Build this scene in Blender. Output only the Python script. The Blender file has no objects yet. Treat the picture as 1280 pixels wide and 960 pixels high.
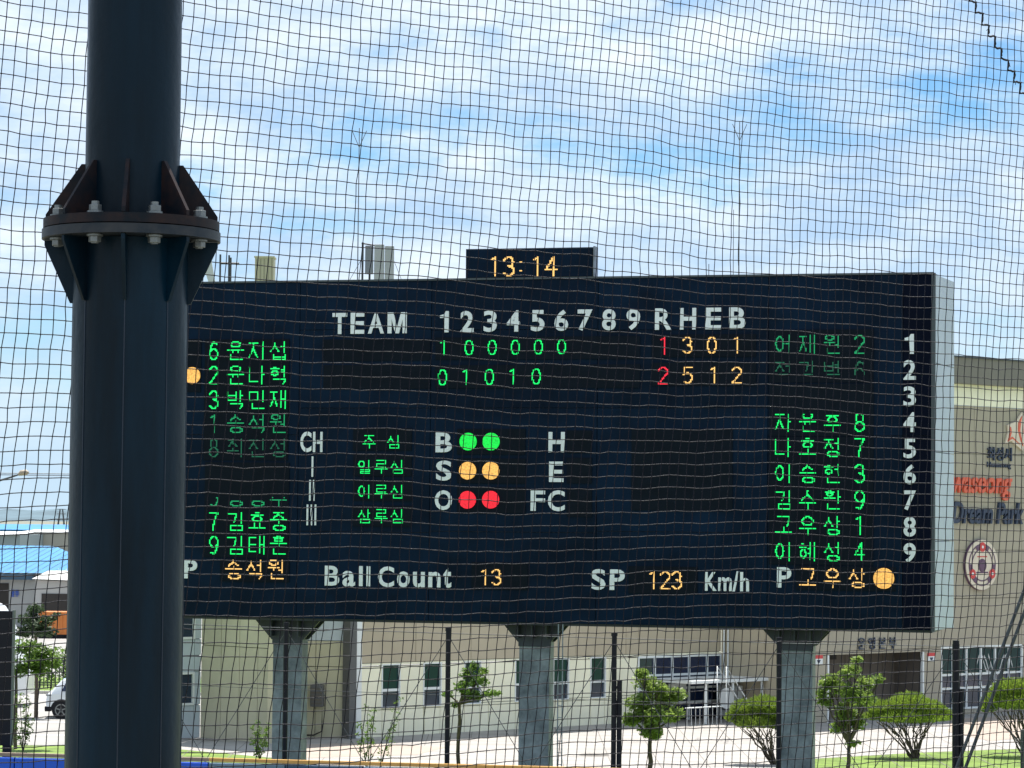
import bpy, math, random
from mathutils import Vector, Matrix, noise
random.seed(7)
sc = bpy.context.scene
R = math.radians
# ---------------------------------------------------------------- camera, world, sun
EYE = Vector((0, 0, 8.0)); F = 3500.0
ROT = Matrix.Rotation(R(92.81), 3, 'X') @ Matrix.Rotation(0.0098, 3, 'Z')
cam = bpy.data.cameras.new('camera'); camo = bpy.data.objects.new('camera', cam); sc.collection.objects.link(camo)
camo.location = EYE; camo.rotation_euler = ROT.to_euler()
cam.sensor_width = 36; cam.lens = F / 1280 * 36; cam.clip_start = 0.5; cam.clip_end = 20000
sc.camera = camo
sc.view_settings.view_transform = 'Standard'; sc.view_settings.look = 'None'
sc.view_settings.gamma = 1; sc.view_settings.exposure = 1.08
SUN_EL, SUN_AZ = R(74), R(8)          # azimuth from +Y towards +X
w = bpy.data.worlds.new("World"); sc.world = w; w.use_nodes = True
nt = w.node_tree; N = nt.nodes; L = nt.links; N.clear()
def nd(tree, t, **kw):
    n = tree.nodes.new(t)
    for k, v in kw.items():
        if k in n.inputs.keys(): n.inputs[k].default_value = v
        else: setattr(n, k, v)
    return n
sky = nd(nt, 'ShaderNodeTexSky'); sky.sky_type = 'NISHITA'; sky.sun_disc = False
sky.sun_elevation = SUN_EL; sky.sun_rotation = SUN_AZ; sky.air_density = 1.0; sky.dust_density = 0.2; sky.ozone_density = 1.5
hsv = nd(nt, 'ShaderNodeVectorMath', operation='MULTIPLY'); hsv.inputs[1].default_value = (.58, .88, 1.12); L.new(sky.outputs[0], hsv.inputs[0])
bgs = nd(nt, 'ShaderNodeBackground', Strength=0.062)
L.new(hsv.outputs[0], bgs.inputs['Color'])
tc = nd(nt, 'ShaderNodeTexCoord')
mp = nd(nt, 'ShaderNodeMapping'); mp.inputs['Scale'].default_value = (8, 8, 19); mp.inputs['Location'].default_value = (3.4, .9, 1.9)
mp.inputs['Rotation'].default_value = (0, R(5), 0)
L.new(tc.outputs['Generated'], mp.inputs['Vector'])
n1 = nd(nt, 'ShaderNodeTexNoise', Scale=1.0, Detail=10.0, Roughness=0.6, Distortion=0.15)
L.new(mp.outputs[0], n1.inputs['Vector'])
cr = nd(nt, 'ShaderNodeValToRGB'); cr.color_ramp.elements[0].position = .30; cr.color_ramp.elements[1].position = .50
cr.color_ramp.interpolation = 'EASE'
L.new(n1.outputs['Fac'], cr.inputs['Fac'])
mp2 = nd(nt, 'ShaderNodeMapping'); mp2.inputs['Scale'].default_value = (13, 13, 34); mp2.inputs['Location'].default_value = (1, 5, 2)
L.new(tc.outputs['Generated'], mp2.inputs['Vector'])
n2 = nd(nt, 'ShaderNodeTexNoise', Scale=1.0, Detail=9.0, Roughness=0.62)
L.new(mp2.outputs[0], n2.inputs['Vector'])
cc = nd(nt, 'ShaderNodeValToRGB')
cc.color_ramp.elements[0].position = .36; cc.color_ramp.elements[0].color = (.43, .59, .80, 1)
cc.color_ramp.elements[1].position = .64; cc.color_ramp.elements[1].color = (.80, .87, .94, 1)
L.new(n2.outputs['Fac'], cc.inputs['Fac'])
bgc = nd(nt, 'ShaderNodeBackground', Strength=0.60); L.new(cc.outputs[0], bgc.inputs['Color'])
fm = nd(nt, 'ShaderNodeMath', operation='MULTIPLY'); fm.inputs[1].default_value = 0.93
L.new(cr.outputs[0], fm.inputs[0])
ms = nd(nt, 'ShaderNodeMixShader'); L.new(fm.outputs[0], ms.inputs[0]); L.new(bgs.outputs[0], ms.inputs[1]); L.new(bgc.outputs[0], ms.inputs[2])
sx = nd(nt, 'ShaderNodeSeparateXYZ'); L.new(tc.outputs['Generated'], sx.inputs[0])
hr = nd(nt, 'ShaderNodeMapRange'); hr.interpolation_type = 'SMOOTHSTEP'        # pale blue haze ring all round the horizon
for _k, _v in (('From Min', 0.0), ('From Max', .11), ('To Min', .85), ('To Max', 0.0)): hr.inputs[_k].default_value = _v
L.new(sx.outputs[2], hr.inputs['Value'])
bgh = nd(nt, 'ShaderNodeBackground', Strength=0.5); bgh.inputs['Color'].default_value = (.55, .75, .92, 1)
msc, ms = ms, nd(nt, 'ShaderNodeMixShader'); L.new(hr.outputs[0], ms.inputs[0]); L.new(msc.outputs[0], ms.inputs[1]); L.new(bgh.outputs[0], ms.inputs[2])
wo = nd(nt, 'ShaderNodeOutputWorld'); L.new(ms.outputs[0], wo.inputs[0])
sl = bpy.data.lights.new('sun', 'SUN'); sl.energy = 4.2; sl.angle = R(.5); sl.color = (1, .955, .89)
so = bpy.data.objects.new('sun', sl); sc.collection.objects.link(so)
sd = Vector((math.sin(SUN_AZ) * math.cos(SUN_EL), math.cos(SUN_AZ) * math.cos(SUN_EL), math.sin(SUN_EL)))
so.rotation_euler = sd.to_track_quat('Z', 'Y').to_euler()

# ---------------------------------------------------------------- helpers
def ray(u, v): return ROT @ Vector(((u - 640) / F, -(v - 480) / F, -1))
def at(u, v, y):                       # point seen at a pixel, on the plane at distance y
    d = ray(u, v); return EYE + d * (y / d.y)
def gr(u, v, z=0.0):                   # point seen at a pixel, on the ground
    d = ray(u, v); return EYE + d * ((z - 8.0) / d.z)
class Frame:                           # upright plane: s along, n towards the viewer, z up
    def __init__(s, a, b):
        s.o = Vector((a[0], a[1], 0)); e = Vector((b[0] - a[0], b[1] - a[1], 0)); s.len = e.length
        s.e = e.normalized(); s.n = Vector((s.e.y, -s.e.x, 0))
    def p(s, a, n, z): return s.o + s.e * a + s.n * n + Vector((0, 0, z))
    def px(s, u, v):
        d = ray(u, v); t = (s.o - EYE).dot(s.n) / d.dot(s.n); q = EYE + d * t
        return (q - s.o).dot(s.e), q.z
    def su(s, u, v=700): return s.px(u, v)[0]
    def zv(s, u, v): return s.px(u, v)[1]
    def shift(s, n):
        f = Frame(s.o + s.n * n, s.o + s.n * n + s.e); f.len = s.len; return f
WORLD = Frame((0, 0), (1, 0))           # s = x, n = -y
mats = {}
def mat(name, col, rough=.7, metal=0, var=0.0, vscale=1.0, bump=0.0, bscale=40, spec=.5, emit=None, es=0, transl=0, streak=0, col2=None, coat=0):
    if name in mats: return mats[name]
    m = bpy.data.materials.new(name); m.use_nodes = True; t = m.node_tree; b = t.nodes['Principled BSDF']; k = t.links
    b.inputs['Base Color'].default_value = (*col, 1); b.inputs['Roughness'].default_value = rough; b.inputs['Metallic'].default_value = metal
    b.inputs['Specular IOR Level'].default_value = spec; b.inputs['Coat Weight'].default_value = coat
    g = t.nodes.new('ShaderNodeNewGeometry')
    if var or streak or col2:
        mpn = t.nodes.new('ShaderNodeMapping'); mpn.inputs['Scale'].default_value = (1, 1, .12 if streak else 1)
        k.new(g.outputs['Position'], mpn.inputs['Vector'])
        n = nd(t, 'ShaderNodeTexNoise', Scale=vscale, Detail=6.0, Roughness=.65); k.new(mpn.outputs[0], n.inputs['Vector'])
        r = t.nodes.new('ShaderNodeValToRGB'); v = max(var, streak)
        lo = tuple(c * (1 - v) for c in col); hi = col2 if col2 else tuple(min(1, c * (1 + v)) for c in col)
        r.color_ramp.elements[0].position = .34; r.color_ramp.elements[0].color = (*lo, 1)
        r.color_ramp.elements[1].position = .66; r.color_ramp.elements[1].color = (*hi, 1)
        k.new(n.outputs['Fac'], r.inputs['Fac'])
        oi = t.nodes.new('ShaderNodeObjectInfo')
        hs = t.nodes.new('ShaderNodeHueSaturation'); mr = t.nodes.new('ShaderNodeMapRange')
        mr.inputs['To Min'].default_value = 1 - v * .45; mr.inputs['To Max'].default_value = 1 + v * .45
        k.new(oi.outputs['Random'], mr.inputs['Value']); k.new(mr.outputs[0], hs.inputs['Value']); k.new(r.outputs[0], hs.inputs['Color'])
        k.new(hs.outputs[0], b.inputs['Base Color'])
    if bump:
        n = nd(t, 'ShaderNodeTexNoise', Scale=bscale, Detail=4.0); k.new(g.outputs['Position'], n.inputs['Vector'])
        bp = nd(t, 'ShaderNodeBump', Strength=bump, Distance=.02); k.new(n.outputs['Fac'], bp.inputs['Height']); k.new(bp.outputs[0], b.inputs['Normal'])
    if emit: b.inputs['Emission Color'].default_value = (*emit, 1); b.inputs['Emission Strength'].default_value = es
    if transl:
        tr = t.nodes.new('ShaderNodeBsdfTranslucent'); tr.inputs[0].default_value = (*[min(1, c * 1.6) for c in (col2 or col)], 1)
        mx = t.nodes.new('ShaderNodeMixShader'); mx.inputs[0].default_value = transl
        k.new(b.outputs[0], mx.inputs[1]); k.new(tr.outputs[0], mx.inputs[2]); k.new(mx.outputs[0], t.nodes['Material Output'].inputs[0])
    mats[name] = m; return m
def tag(o, label=None, cat=None, group=None, kind=None):
    if label: o['label'] = label
    if cat: o['category'] = cat
    if group: o['group'] = group
    if kind: o['kind'] = kind
    return o
worg = {}
def empty(name, loc, label, cat, group=None):
    o = bpy.data.objects.new(name, None); o.empty_display_size = .3; sc.collection.objects.link(o); o.location = loc
    worg[o] = Vector(loc); return tag(o, label, cat, group)
class MB:
    def __init__(s): s.v = []; s.f = []; s.sm = []
    def q(s, pts, smooth=False):
        i = len(s.v); s.v += [Vector(p) for p in pts]; s.f.append(tuple(range(i, i + len(pts)))); s.sm.append(smooth); return s
    def box(s, fr, a0, a1, n0, n1, z0, z1):
        i = len(s.v)
        s.v += [fr.p(a, n, z) for z in (z0, z1) for a, n in ((a0, n1), (a1, n1), (a1, n0), (a0, n0))]
        for f in ((3, 2, 1, 0), (4, 5, 6, 7), (0, 1, 5, 4), (1, 2, 6, 5), (2, 3, 7, 6), (3, 0, 4, 7)): s.f.append(tuple(i + j for j in f)); s.sm.append(False)
        return s
    def prism(s, pts, d):              # polygon pts extruded along d
        i = len(s.v); n = len(pts); s.v += [Vector(p) for p in pts] + [Vector(p) + d for p in pts]
        s.f.append(tuple(i + j for j in range(n))); s.f.append(tuple(i + n + j for j in reversed(range(n)))); s.sm += [False] * 2
        for j in range(n): k = (j + 1) % n; s.f.append((i + j, i + n + j, i + n + k, i + k)); s.sm.append(False)
        return s
    def tube(s, pts, r, n=8, caps=True, smooth=True):
        pts = [Vector(p) for p in pts]; rs = r if isinstance(r, (list, tuple)) else [r] * len(pts); i0 = len(s.v)
        up = Vector((0, 0, 1)); d0 = (pts[-1] - pts[0]).normalized()
        if abs(d0.z) > .9: up = Vector((0, 1, 0))
        for k, p in enumerate(pts):
            d = (pts[min(k + 1, len(pts) - 1)] - pts[max(k - 1, 0)]).normalized()
            x = d.cross(up).normalized(); y = x.cross(d).normalized()
            for j in range(n): a = 2 * math.pi * j / n + math.pi / n; s.v.append(p + (x * math.cos(a) + y * math.sin(a)) * rs[k])
        for k in range(len(pts) - 1):
            for j in range(n):
                a = i0 + k * n; s.f.append((a + j, a + (j + 1) % n, a + n + (j + 1) % n, a + n + j)); s.sm.append(smooth)
        if caps:
            e0 = s.v[i0:i0 + n][::-1]; e1 = s.v[i0 + (len(pts) - 1) * n:i0 + len(pts) * n]
            s.q(e0); s.q(e1)
        return s
    def disc(s, fr, a, z, n0, n1, ra, rz=None, k=24):
        rz = rz or ra
        return s.prism([fr.p(a + ra * math.cos(2 * math.pi * j / k), n1, z + rz * math.sin(2 * math.pi * j / k)) for j in range(k)], fr.n * (n0 - n1))
    def ring(s, fr, a, z, n0, n1, r0, r1, a0=0, a1=360, k=24):
        for j in range(k):
            t0 = R(a0 + (a1 - a0) * j / k); t1 = R(a0 + (a1 - a0) * (j + 1) / k)
            s.q([fr.p(a + r * math.cos(t), n1, z + r * math.sin(t)) for r, t in ((r0, t0), (r1, t0), (r1, t1), (r0, t1))])
            s.q([fr.p(a + r1 * math.cos(t), n, z + r1 * math.sin(t)) for n, t in ((n1, t0), (n0, t0), (n0, t1), (n1, t1))])
        return s
    def build(s, name, m, parent=None, label=None, cat=None, group=None, kind=None, bevel=0):
        if parent is not None:
            q = parent
            while q not in worg: q = q.parent
            org = worg[q]
        else:
            xs = [p.x for p in s.v]; ys = [p.y for p in s.v]; zs = [p.z for p in s.v]
            org = Vector(((min(xs) + max(xs)) / 2, (min(ys) + max(ys)) / 2, min(zs)))
        me = bpy.data.meshes.new(name); me.from_pydata([p - org for p in s.v], [], s.f)
        me.polygons.foreach_set('use_smooth', s.sm); me.update()
        me.materials.append(m if not isinstance(m, str) else mats[m])
        o = bpy.data.objects.new(name, me); sc.collection.objects.link(o)
        if parent is not None: o.parent = parent
        else: o.location = org; worg[o] = org
        if bevel:
            b = o.modifiers.new('bevel', 'BEVEL'); b.width = bevel; b.segments = 2; b.limit_method = 'ANGLE'
        return tag(o, label, cat, group, kind)

# ---------------------------------------------------------------- materials
navy = mat('navy_pole_paint', (.0008, .0115, .0235), .38, .0, spec=.17, var=.18, vscale=3, bump=.08, bscale=30, streak=.55)
_t = navy.node_tree; _b = _t.nodes['Principled BSDF']; _n = nd(_t, 'ShaderNodeTexNoise', Scale=6.0, Detail=8.0, Roughness=.7)
_g = _t.nodes.new('ShaderNodeNewGeometry'); _p = _t.nodes.new('ShaderNodeMapping'); _p.inputs['Scale'].default_value = (1.6, 1.6, .22); _t.links.new(_g.outputs['Position'], _p.inputs[0]); _t.links.new(_p.outputs[0], _n.inputs['Vector'])
_r = _t.nodes.new('ShaderNodeMapRange'); _r.inputs['From Min'].default_value = .3; _r.inputs['From Max'].default_value = .7; _r.inputs['To Min'].default_value = .25; _r.inputs['To Max'].default_value = .62
_t.links.new(_n.outputs['Fac'], _r.inputs['Value']); _t.links.new(_r.outputs[0], _b.inputs['Roughness'])
rust = mat('rusty_navy_edge', (.003, .008, .015), .6, 0, var=.3, vscale=16, col2=(.024, .012, .011), spec=.2)
flgm = mat('weathered_flange_steel', (.012, .022, .036), .5, .1, var=.3, vscale=14, col2=(.035, .036, .04), spec=.3)
zinc = mat('galvanised_bolt', (.19, .20, .20), .45, .5, var=.15, vscale=40)
clad = mat('board_cladding', (.0010, .0088, .0245), .5, 0, var=.34, vscale=.8, spec=.08)
cladr = mat('board_cladding_dark', (.0006, .0025, .011), .5, 0, var=.2, vscale=.8, spec=.06)
ledp = mat('led_module_face', (.0036, .0068, .0130), .7, 0, var=.15, vscale=3, spec=.1)
edge = mat('board_edge_trim', (.05, .06, .07), .5)
sidem = mat('pale_blue_grey_sheet', (.50, .53, .65), .45, 0, var=.06, vscale=1.2, spec=.4)
white = mat('white_vinyl_letters', (.74, .76, .79), .6, var=.08, vscale=4)
LG = [mat('led_green_lit', (.01, .05, .02), .6, emit=(.0, .60, .10), es=1.0),
      mat('led_green_dim', (.01, .05, .02), .6, emit=(.0, .16, .055), es=1.0),
      mat('led_green_faint', (.01, .04, .02), .6, emit=(.0, .048, .024), es=1.0)]
LA = mat('led_amber_lit', (.1, .07, .02), .6, emit=(.62, .36, .11), es=1.0)
LR = mat('led_red_lit', (.1, .01, .01), .6, emit=(.55, .012, .03), es=1.0)
LAc = mat('lamp_amber_lit', (.1, .07, .02), .6, emit=(.60, .31, .07), es=1.0)
LGc = mat('lamp_green_lit', (.01, .1, .02), .6, emit=(.0, .50, .04), es=1.0)
LRc = mat('lamp_red_lit', (.1, .01, .01), .6, emit=(.58, .006, .02), es=1.0)
colm = mat('grey_blue_column_paint', (.11, .13, .17), .5, 0, var=.3, vscale=1.8, col2=(.24, .265, .32), spec=.4)
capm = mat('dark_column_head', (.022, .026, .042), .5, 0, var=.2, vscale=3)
taupe = mat('taupe_wall_panel', (.47, .40, .29), .75, 0, var=.06, vscale=.5, bump=.05)
taupe2 = mat('dark_taupe_parapet', (.20, .185, .155), .75, 0, var=.05, vscale=.5)
olive = mat('olive_grey_wall_panel', (.54, .49, .35), .75, 0, var=.07, vscale=.5)
olive2 = mat('yellow_grey_wall_panel', (.52, .49, .34), .75, 0, var=.05, vscale=.5)
taupeB = mat('grey_brown_wall_panel', (.39, .345, .265), .75, 0, var=.06, vscale=.5, bump=.05)
cream = mat('cream_wall_panel', (.88, .84, .64), .7, 0, var=.06, vscale=.6)
paleb = mat('pale_blue_fascia', (.50, .56, .60), .6, 0, var=.04)
whitep = mat('white_frame_paint', (.75, .77, .76), .45)
glass = mat('dark_teal_window_glass', (.006, .035, .040), .06, 0, spec=.3)
glass2 = mat('dark_blue_door_glass', (.006, .016, .05), .08, 0, spec=.6)
glass3 = mat('lower_window_glass', (.02, .035, .06), .1, 0, spec=.4)
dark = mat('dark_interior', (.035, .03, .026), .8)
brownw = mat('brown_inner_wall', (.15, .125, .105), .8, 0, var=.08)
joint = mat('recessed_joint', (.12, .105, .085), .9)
blackp = mat('black_post_paint', (.004, .005, .009), .5, spec=.25)
wire = mat('grey_wire', (.07, .075, .08), .5, .4)
acm = mat('white_appliance_metal', (.50, .51, .50), .5)
acd = mat('dark_appliance_grille', (.10, .10, .10), .6)
redl = mat('orange_red_letters', (.72, .13, .07), .5)
navl = mat('navy_letters', (.03, .045, .085), .5)
emb = mat('cream_emblem_face', (.72, .62, .50), .6)
embn = mat('emblem_navy_ring', (.13, .07, .12), .6)
embr = mat('emblem_red', (.60, .06, .06), .6)
bark = mat('tree_bark', (.075, .058, .04), .85, 0, var=.3, vscale=20)
leafA = mat('leaf_mid_green', (.055, .10, .020), .5, 0, var=.45, vscale=6, transl=.4, col2=(.12, .20, .035))
leafB = mat('needle_lime_green', (.055, .105, .014), .6, 0, var=.4, vscale=3.5, transl=.28, col2=(.22, .31, .04))
leafC = mat('conifer_green', (.03, .06, .022), .6, 0, var=.4, vscale=6, transl=.2, col2=(.06, .10, .04))
grassm = mat('lawn_green', (.11, .19, .025), .85, 0, var=.3, vscale=1.2, bump=.6, bscale=30, col2=(.19, .29, .04))
rail = mat('orange_top_rail', (.50, .27, .07), .5, 0, var=.12, vscale=4)
leafD = mat('leaf_yellow_green', (.09, .14, .025), .45, 0, var=.45, vscale=5, transl=.4, col2=(.20, .28, .06))
padb = mat('blue_fence_pad', (.0, .07, .48), .5, 0, var=.1, vscale=1.5)
padg = mat('grey_blue_fence_pad', (.08, .14, .20), .5, 0, var=.15, vscale=2)
padn = mat('navy_fence_pad', (.012, .05, .11), .5, 0, var=.15, vscale=2)

# ---------------------------------------------------------------- ground, paving, lawns
def sheet(name, pts, z, m, kind='structure', label=None):
    b = MB(); b.q([(p[0], p[1], z) for p in pts]); return b.build(name, m, kind=kind)
earth = mat('far_ground', (.16, .16, .12), .9, 0, var=.3, vscale=.02)
pave = mat('pale_concrete_paving', (.32, .30, .28), .85, 0, var=.12, vscale=.5, bump=.1, bscale=8)
peach = mat('peach_paving', (.34, .28, .235), .85, 0, var=.08, vscale=.8)
asph = mat('car_park_concrete', (.29, .28, .265), .9, 0, var=.10, vscale=.3)
kerbm = mat('kerb_stone', (.42, .41, .38), .85, 0, var=.1)
sheet('ground', [(-6000, -300), (6000, -300), (6000, 9000), (-6000, 9000)], 0, earth)
sheet('lawn', [(-60, 56), (60, 56), (60, 118), (-60, 118)], .004, grassm)
fl = [gr(*p) for p in ((-60, 925), (78, 923), (225, 937), (345, 948), (430, 962), (1005, 962), (1012, 949), (1150, 941), (1280, 936), (1420, 934))]
sheet('plaza', [(p.x, p.y) for p in fl[::-1]] + [(-40, 128), (60, 128)], .009, pave)
for q in (((375, 931), (445, 929), (560, 934), (520, 944), (380, 948)), ((1190, 899), (1290, 893), (1330, 915), (1240, 927), (1185, 915))):
    a = [gr(*p) for p in q]; sheet('peach_paving', [(p.x, p.y) for p in a[::-1]], .014, peach)
sheet('car_park', [(-45, 98.5), (gr(215, 905).x, 98.5), (gr(215, 880).x, 127), (-45, 127)], .014, asph)
linem = mat('parking_line_paint', (.75, .75, .72), .8)
for k in range(3):
    b = MB(); y = 103 + k * 6.5; b.q([(-30, y, .019), (-13.5, y, .019), (-13.5, y + .18, .019), (-30, y + .18, .019)]); b.build('parking_line', linem, kind='structure')
b = MB()
for k in range(40): b.box(WORLD, -45 + k, -45 + k + .98, -127.35, -127.1, 0, .14)
b.build('kerb', kerbm, kind='structure')
sheet('verge', [(-60, 127.4), (0, 127.4), (0, 140), (-60, 140)], .012, grassm)
sheet('road', [(-200, 142), (0, 142), (0, 230), (-200, 230)], .012, asph)

mh = gr(742, 944); MB().disc(Frame((0, 0), (1, 0)), 0, 0, 0, 0, .01) if False else None
b = MB(); b.q([(mh.x + .55 * math.cos(t * .3491), mh.y + .55 * math.sin(t * .3491), .016) for t in range(18)]); b.build('manhole_cover', mat('cast_iron', (.12, .11, .10), .7), None, 'round grey manhole cover in the pale paving', 'manhole cover')
jm = mat('paving_joint', (.19, .175, .16), .9)
b = MB()
for k in range(24):
    y = 88 + k * 1.6; b.q([(-11, y, .0125), (25, y, .0125), (25, y + .035, .0125), (-11, y + .035, .0125)])
for k in range(24):
    x = -11 + k * 1.6; b.q([(x, 88, .0128), (x + .03, 88, .0128), (x + .03, 126, .0128), (x, 126, .0128)])
b.build('paving_joints', jm, kind='structure')
# ---------------------------------------------------------------- lettering helpers
tmpc = bpy.data.curves.new('tmp', 'FONT'); tmpo = bpy.data.objects.new('tmp', tmpc); sc.collection.objects.link(tmpo)
def glyph(ch, off=.02, shear=0):
    tmpc.body = ch; tmpc.offset = off; tmpc.shear = shear; tmpc.extrude = 0; tmpc.resolution_u = 4; tmpc.fill_mode = 'FRONT'
    bpy.context.view_layer.update()
    me = bpy.data.meshes.new_from_object(tmpo.evaluated_get(bpy.context.evaluated_depsgraph_get()))
    vs = [v.co.xy.copy() for v in me.vertices]; fs = [tuple(p.vertices) for p in me.polygons]
    es = {}
    for f in fs:
        for a, c in zip(f, f[1:] + f[:1]): es.setdefault(frozenset((a, c)), []).append((a, c))
    ed = [e[0] for e in es.values() if len(e) == 1]
    bpy.data.meshes.remove(me); return vs, fs, ed
def word(fr, text, u0, v0, u1, v1, m, parent, name='letter', off=.02, th=.03, n=.0, shear=0, desc=None):
    """letters of text fitted to the pixel box, each its own part"""
    s0, za = fr.px(u0, v0); s1, _ = fr.px(u1, v0); um = (u0 + u1) / 2
    zt = fr.zv(um, v0); zb = fr.zv(um, v1)
    zl, zr = fr.zv(u0, v0) - fr.zv(u0, v1), 0
    ref = glyph(text, off, shear)[0]
    x0 = min(p.x for p in ref); x1 = max(p.x for p in ref); y0 = min(p.y for p in ref); y1 = max(p.y for p in ref)
    if desc: y0 = desc
    acc = ''
    for ch in text:
        acc += ch
        if ch == ' ': continue
        rx = max(p.x for p in glyph(acc, off, shear)[0]); vs, fs, ed = glyph(ch, off, shear); dx = rx - max(p.x for p in vs)
        def P(p, nn): return fr.p(s0 + (p.x + dx - x0) / (x1 - x0) * (s1 - s0), nn, zb + (p.y - y0) / (y1 - y0) * (zt - zb))
        b = MB(); i = len(b.v); b.v += [P(p, n + th) for p in vs] + [P(p, n) for p in vs]; k = len(vs)
        b.f += fs; b.sm += [False] * len(fs)
        for a, c in ed: b.f.append((a, a + k, c + k, c)); b.sm.append(False)
        b.build(name, m, parent)
# LED pixel glyphs: strokes in a unit box (x right, y down)
GL1 = [(.52, 0), (1, 0), (1, 1), (.66, 1), (.5, .86), (0, .80), (0, .68), (.52, .68)]
GLM = [(0, 0), (.21, 0), (.21, .68), (.40, 0), (.60, 0), (.79, .68), (.79, 0), (1, 0), (1, 1), (.70, 1), (.5, .28), (.30, 1), (0, 1)]
def one(u0, v0, u1, v1, name='numeral', GL1=GL1):
    a, _ = BF.px(u0, v0); b_, _ = BF.px(u1, v0); zt = BF.zv(u0, v0); zb = BF.zv(u0, v1)
    MB().prism([BF.p(a + (b_ - a) * x, .03, zb + (zt - zb) * y) for x, y in GL1], BF.n * -.03).build(name, white, board)
def circ(cx, cy, rx, ry, a0=0, a1=360): return [(cx + rx * math.cos(R(a)), cy + ry * math.sin(R(a))) for a in range(a0, a1 + 1, 12)]
CONS = {'g': [[(0, 0), (1, 0), (1, .4), (.85, 1)]], 'n': [[(0, 0), (0, 1), (1, 1)]], 'd': [[(1, 0), (0, 0), (0, 1), (1, 1)]],
 'r': [[(0, 0), (1, 0), (1, .5), (0, .5), (0, 1), (1, 1)]], 'm': [[(0, 0), (1, 0), (1, 1), (0, 1), (0, 0)]],
 'b': [[(0, 0), (0, 1), (1, 1), (1, 0)], [(0, .48), (1, .48)]], 's': [[(.5, 0), (.45, .4), (0, 1)], [(.5, .35), (1, 1)]],
 'o': [circ(.5, .5, .5, .5)], 'j': [[(0, 0), (1, 0)], [(.5, 0), (.45, .4), (0, 1)], [(.5, .4), (1, 1)]],
 'c': [[(.5, 0), (.5, .15)], [(0, .22), (1, .22)], [(.5, .22), (0, 1)], [(.5, .5), (1, 1)]],
 'h': [[(.35, 0), (.65, 0)], [(0, .25), (1, .25)], circ(.5, .7, .4, .3)], 't': [[(1, 0), (0, 0), (0, 1), (1, 1)], [(0, .5), (1, .5)]],
 'k': [[(0, 0), (1, 0), (.9, 1)], [(0, .5), (1, .5)]], 'p': [[(0, 0), (1, 0)], [(0, 1), (1, 1)], [(.3, 0), (.3, 1)], [(.7, 0), (.7, 1)]]}
CHO = 'g gg n d dd r m b bb s ss o j jj c k t p h'.split()
JUNG = 'a ae ya yae eo e yeo ye o wa wae oe yo u wo we wi yu eu ui i'.split()
JONG = [''] + 'g gg gs n nj nh d r rg rm rb rs rt rp rh m b bs s ss o j c k t p h'.split()
def VV(x, L_=0, R_=0, two=0, f=0):      # upright vowels
    o = [[(x, 0), (x, 1)]]
    ys = (.45,) if not two else (.35, .58)
    for y in ys:
        if R_: o.append([(x, y), (x + .16, y)])
        if L_: o.append([(x - .2, y), (x, y)])
    return o
VERT = {'a': (.78, 0, 1, 0), 'ya': (.78, 0, 1, 1), 'eo': (.88, 1, 0, 0), 'yeo': (.88, 1, 0, 1), 'i': (.88, 0, 0, 0)}
def hangul(ch):
    c = ord(ch) - 0xAC00; ci, vi, fi = CHO[c // 588], JUNG[c % 588 // 28], JONG[c % 28]
    st = []; fin = bool(fi)
    def put(strokes, x0, y0, x1, y1): st.extend([[(x0 + a * (x1 - x0), y0 + d * (y1 - y0)) for a, d in s] for s in strokes])
    H = 1.0 if not fin else .60
    if vi in VERT or vi in ('ae', 'e', 'ye'):
        put(CONS[ci], .03, .08 * H, .50 if vi not in ('e', 'ae', 'ye') else .42, .85 * H if not fin else .52)
        if vi in VERT: put(VV(*VERT[vi]), 0, 0, 1, H)
        elif vi == 'ae': put([[(.66, .02), (.66, .96)], [(.92, 0), (.92, 1)], [(.66, .48), (.92, .48)]], 0, 0, 1, H)
        else: put([[(.70, .02), (.70, .96)], [(.92, 0), (.92, 1)]] + [[(.50, y), (.70, y)] for y in ((.35, .58) if vi == 'ye' else (.48,))], 0, 0, 1, H)
    elif vi in ('o', 'yo', 'u', 'yu', 'eu'):
        if fin: put(CONS[ci], .18, 0, .82, .30); yb = .46 if vi != 'u' else .42
        else: put(CONS[ci], .15, .02, .85, .50); yb = {'o': .88, 'yo': .88}.get(vi, .64)
        st.append([(0, yb), (1, yb)])
        d = (.13 if fin else .26)
        for x in {'o': (.5,), 'yo': (.36, .64), 'u': (.5,), 'yu': (.36, .64), 'eu': ()}[vi]:
            st.append([(x, yb - d), (x, yb)] if vi in ('o', 'yo') else [(x, yb), (x, yb + d * (1.3 if fin else 1.35))])
    else:
        put(CONS[ci], .08, .0, .58, .26 if fin else .42)
        yb = .42 if fin else .66
        st.append([(0, yb), (.68, yb)])
        st.append([(.33, yb), (.33, yb + .14)] if vi[0] == 'w' and vi in ('wo', 'wi', 'we') else [(.33, yb - .12), (.33, yb)])
        put([[(.88, 0), (.88, 1)]], 0, 0, 1, .64 if fin else 1)
        if vi == 'wo': st.append([(.68, yb + .1), (.88, yb + .1)])
        if vi == 'wa': st.append([(.88, .35), (1, .35)])
    if fin: put(CONS[fi], .2, .72, .92, 1)
    return st
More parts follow.
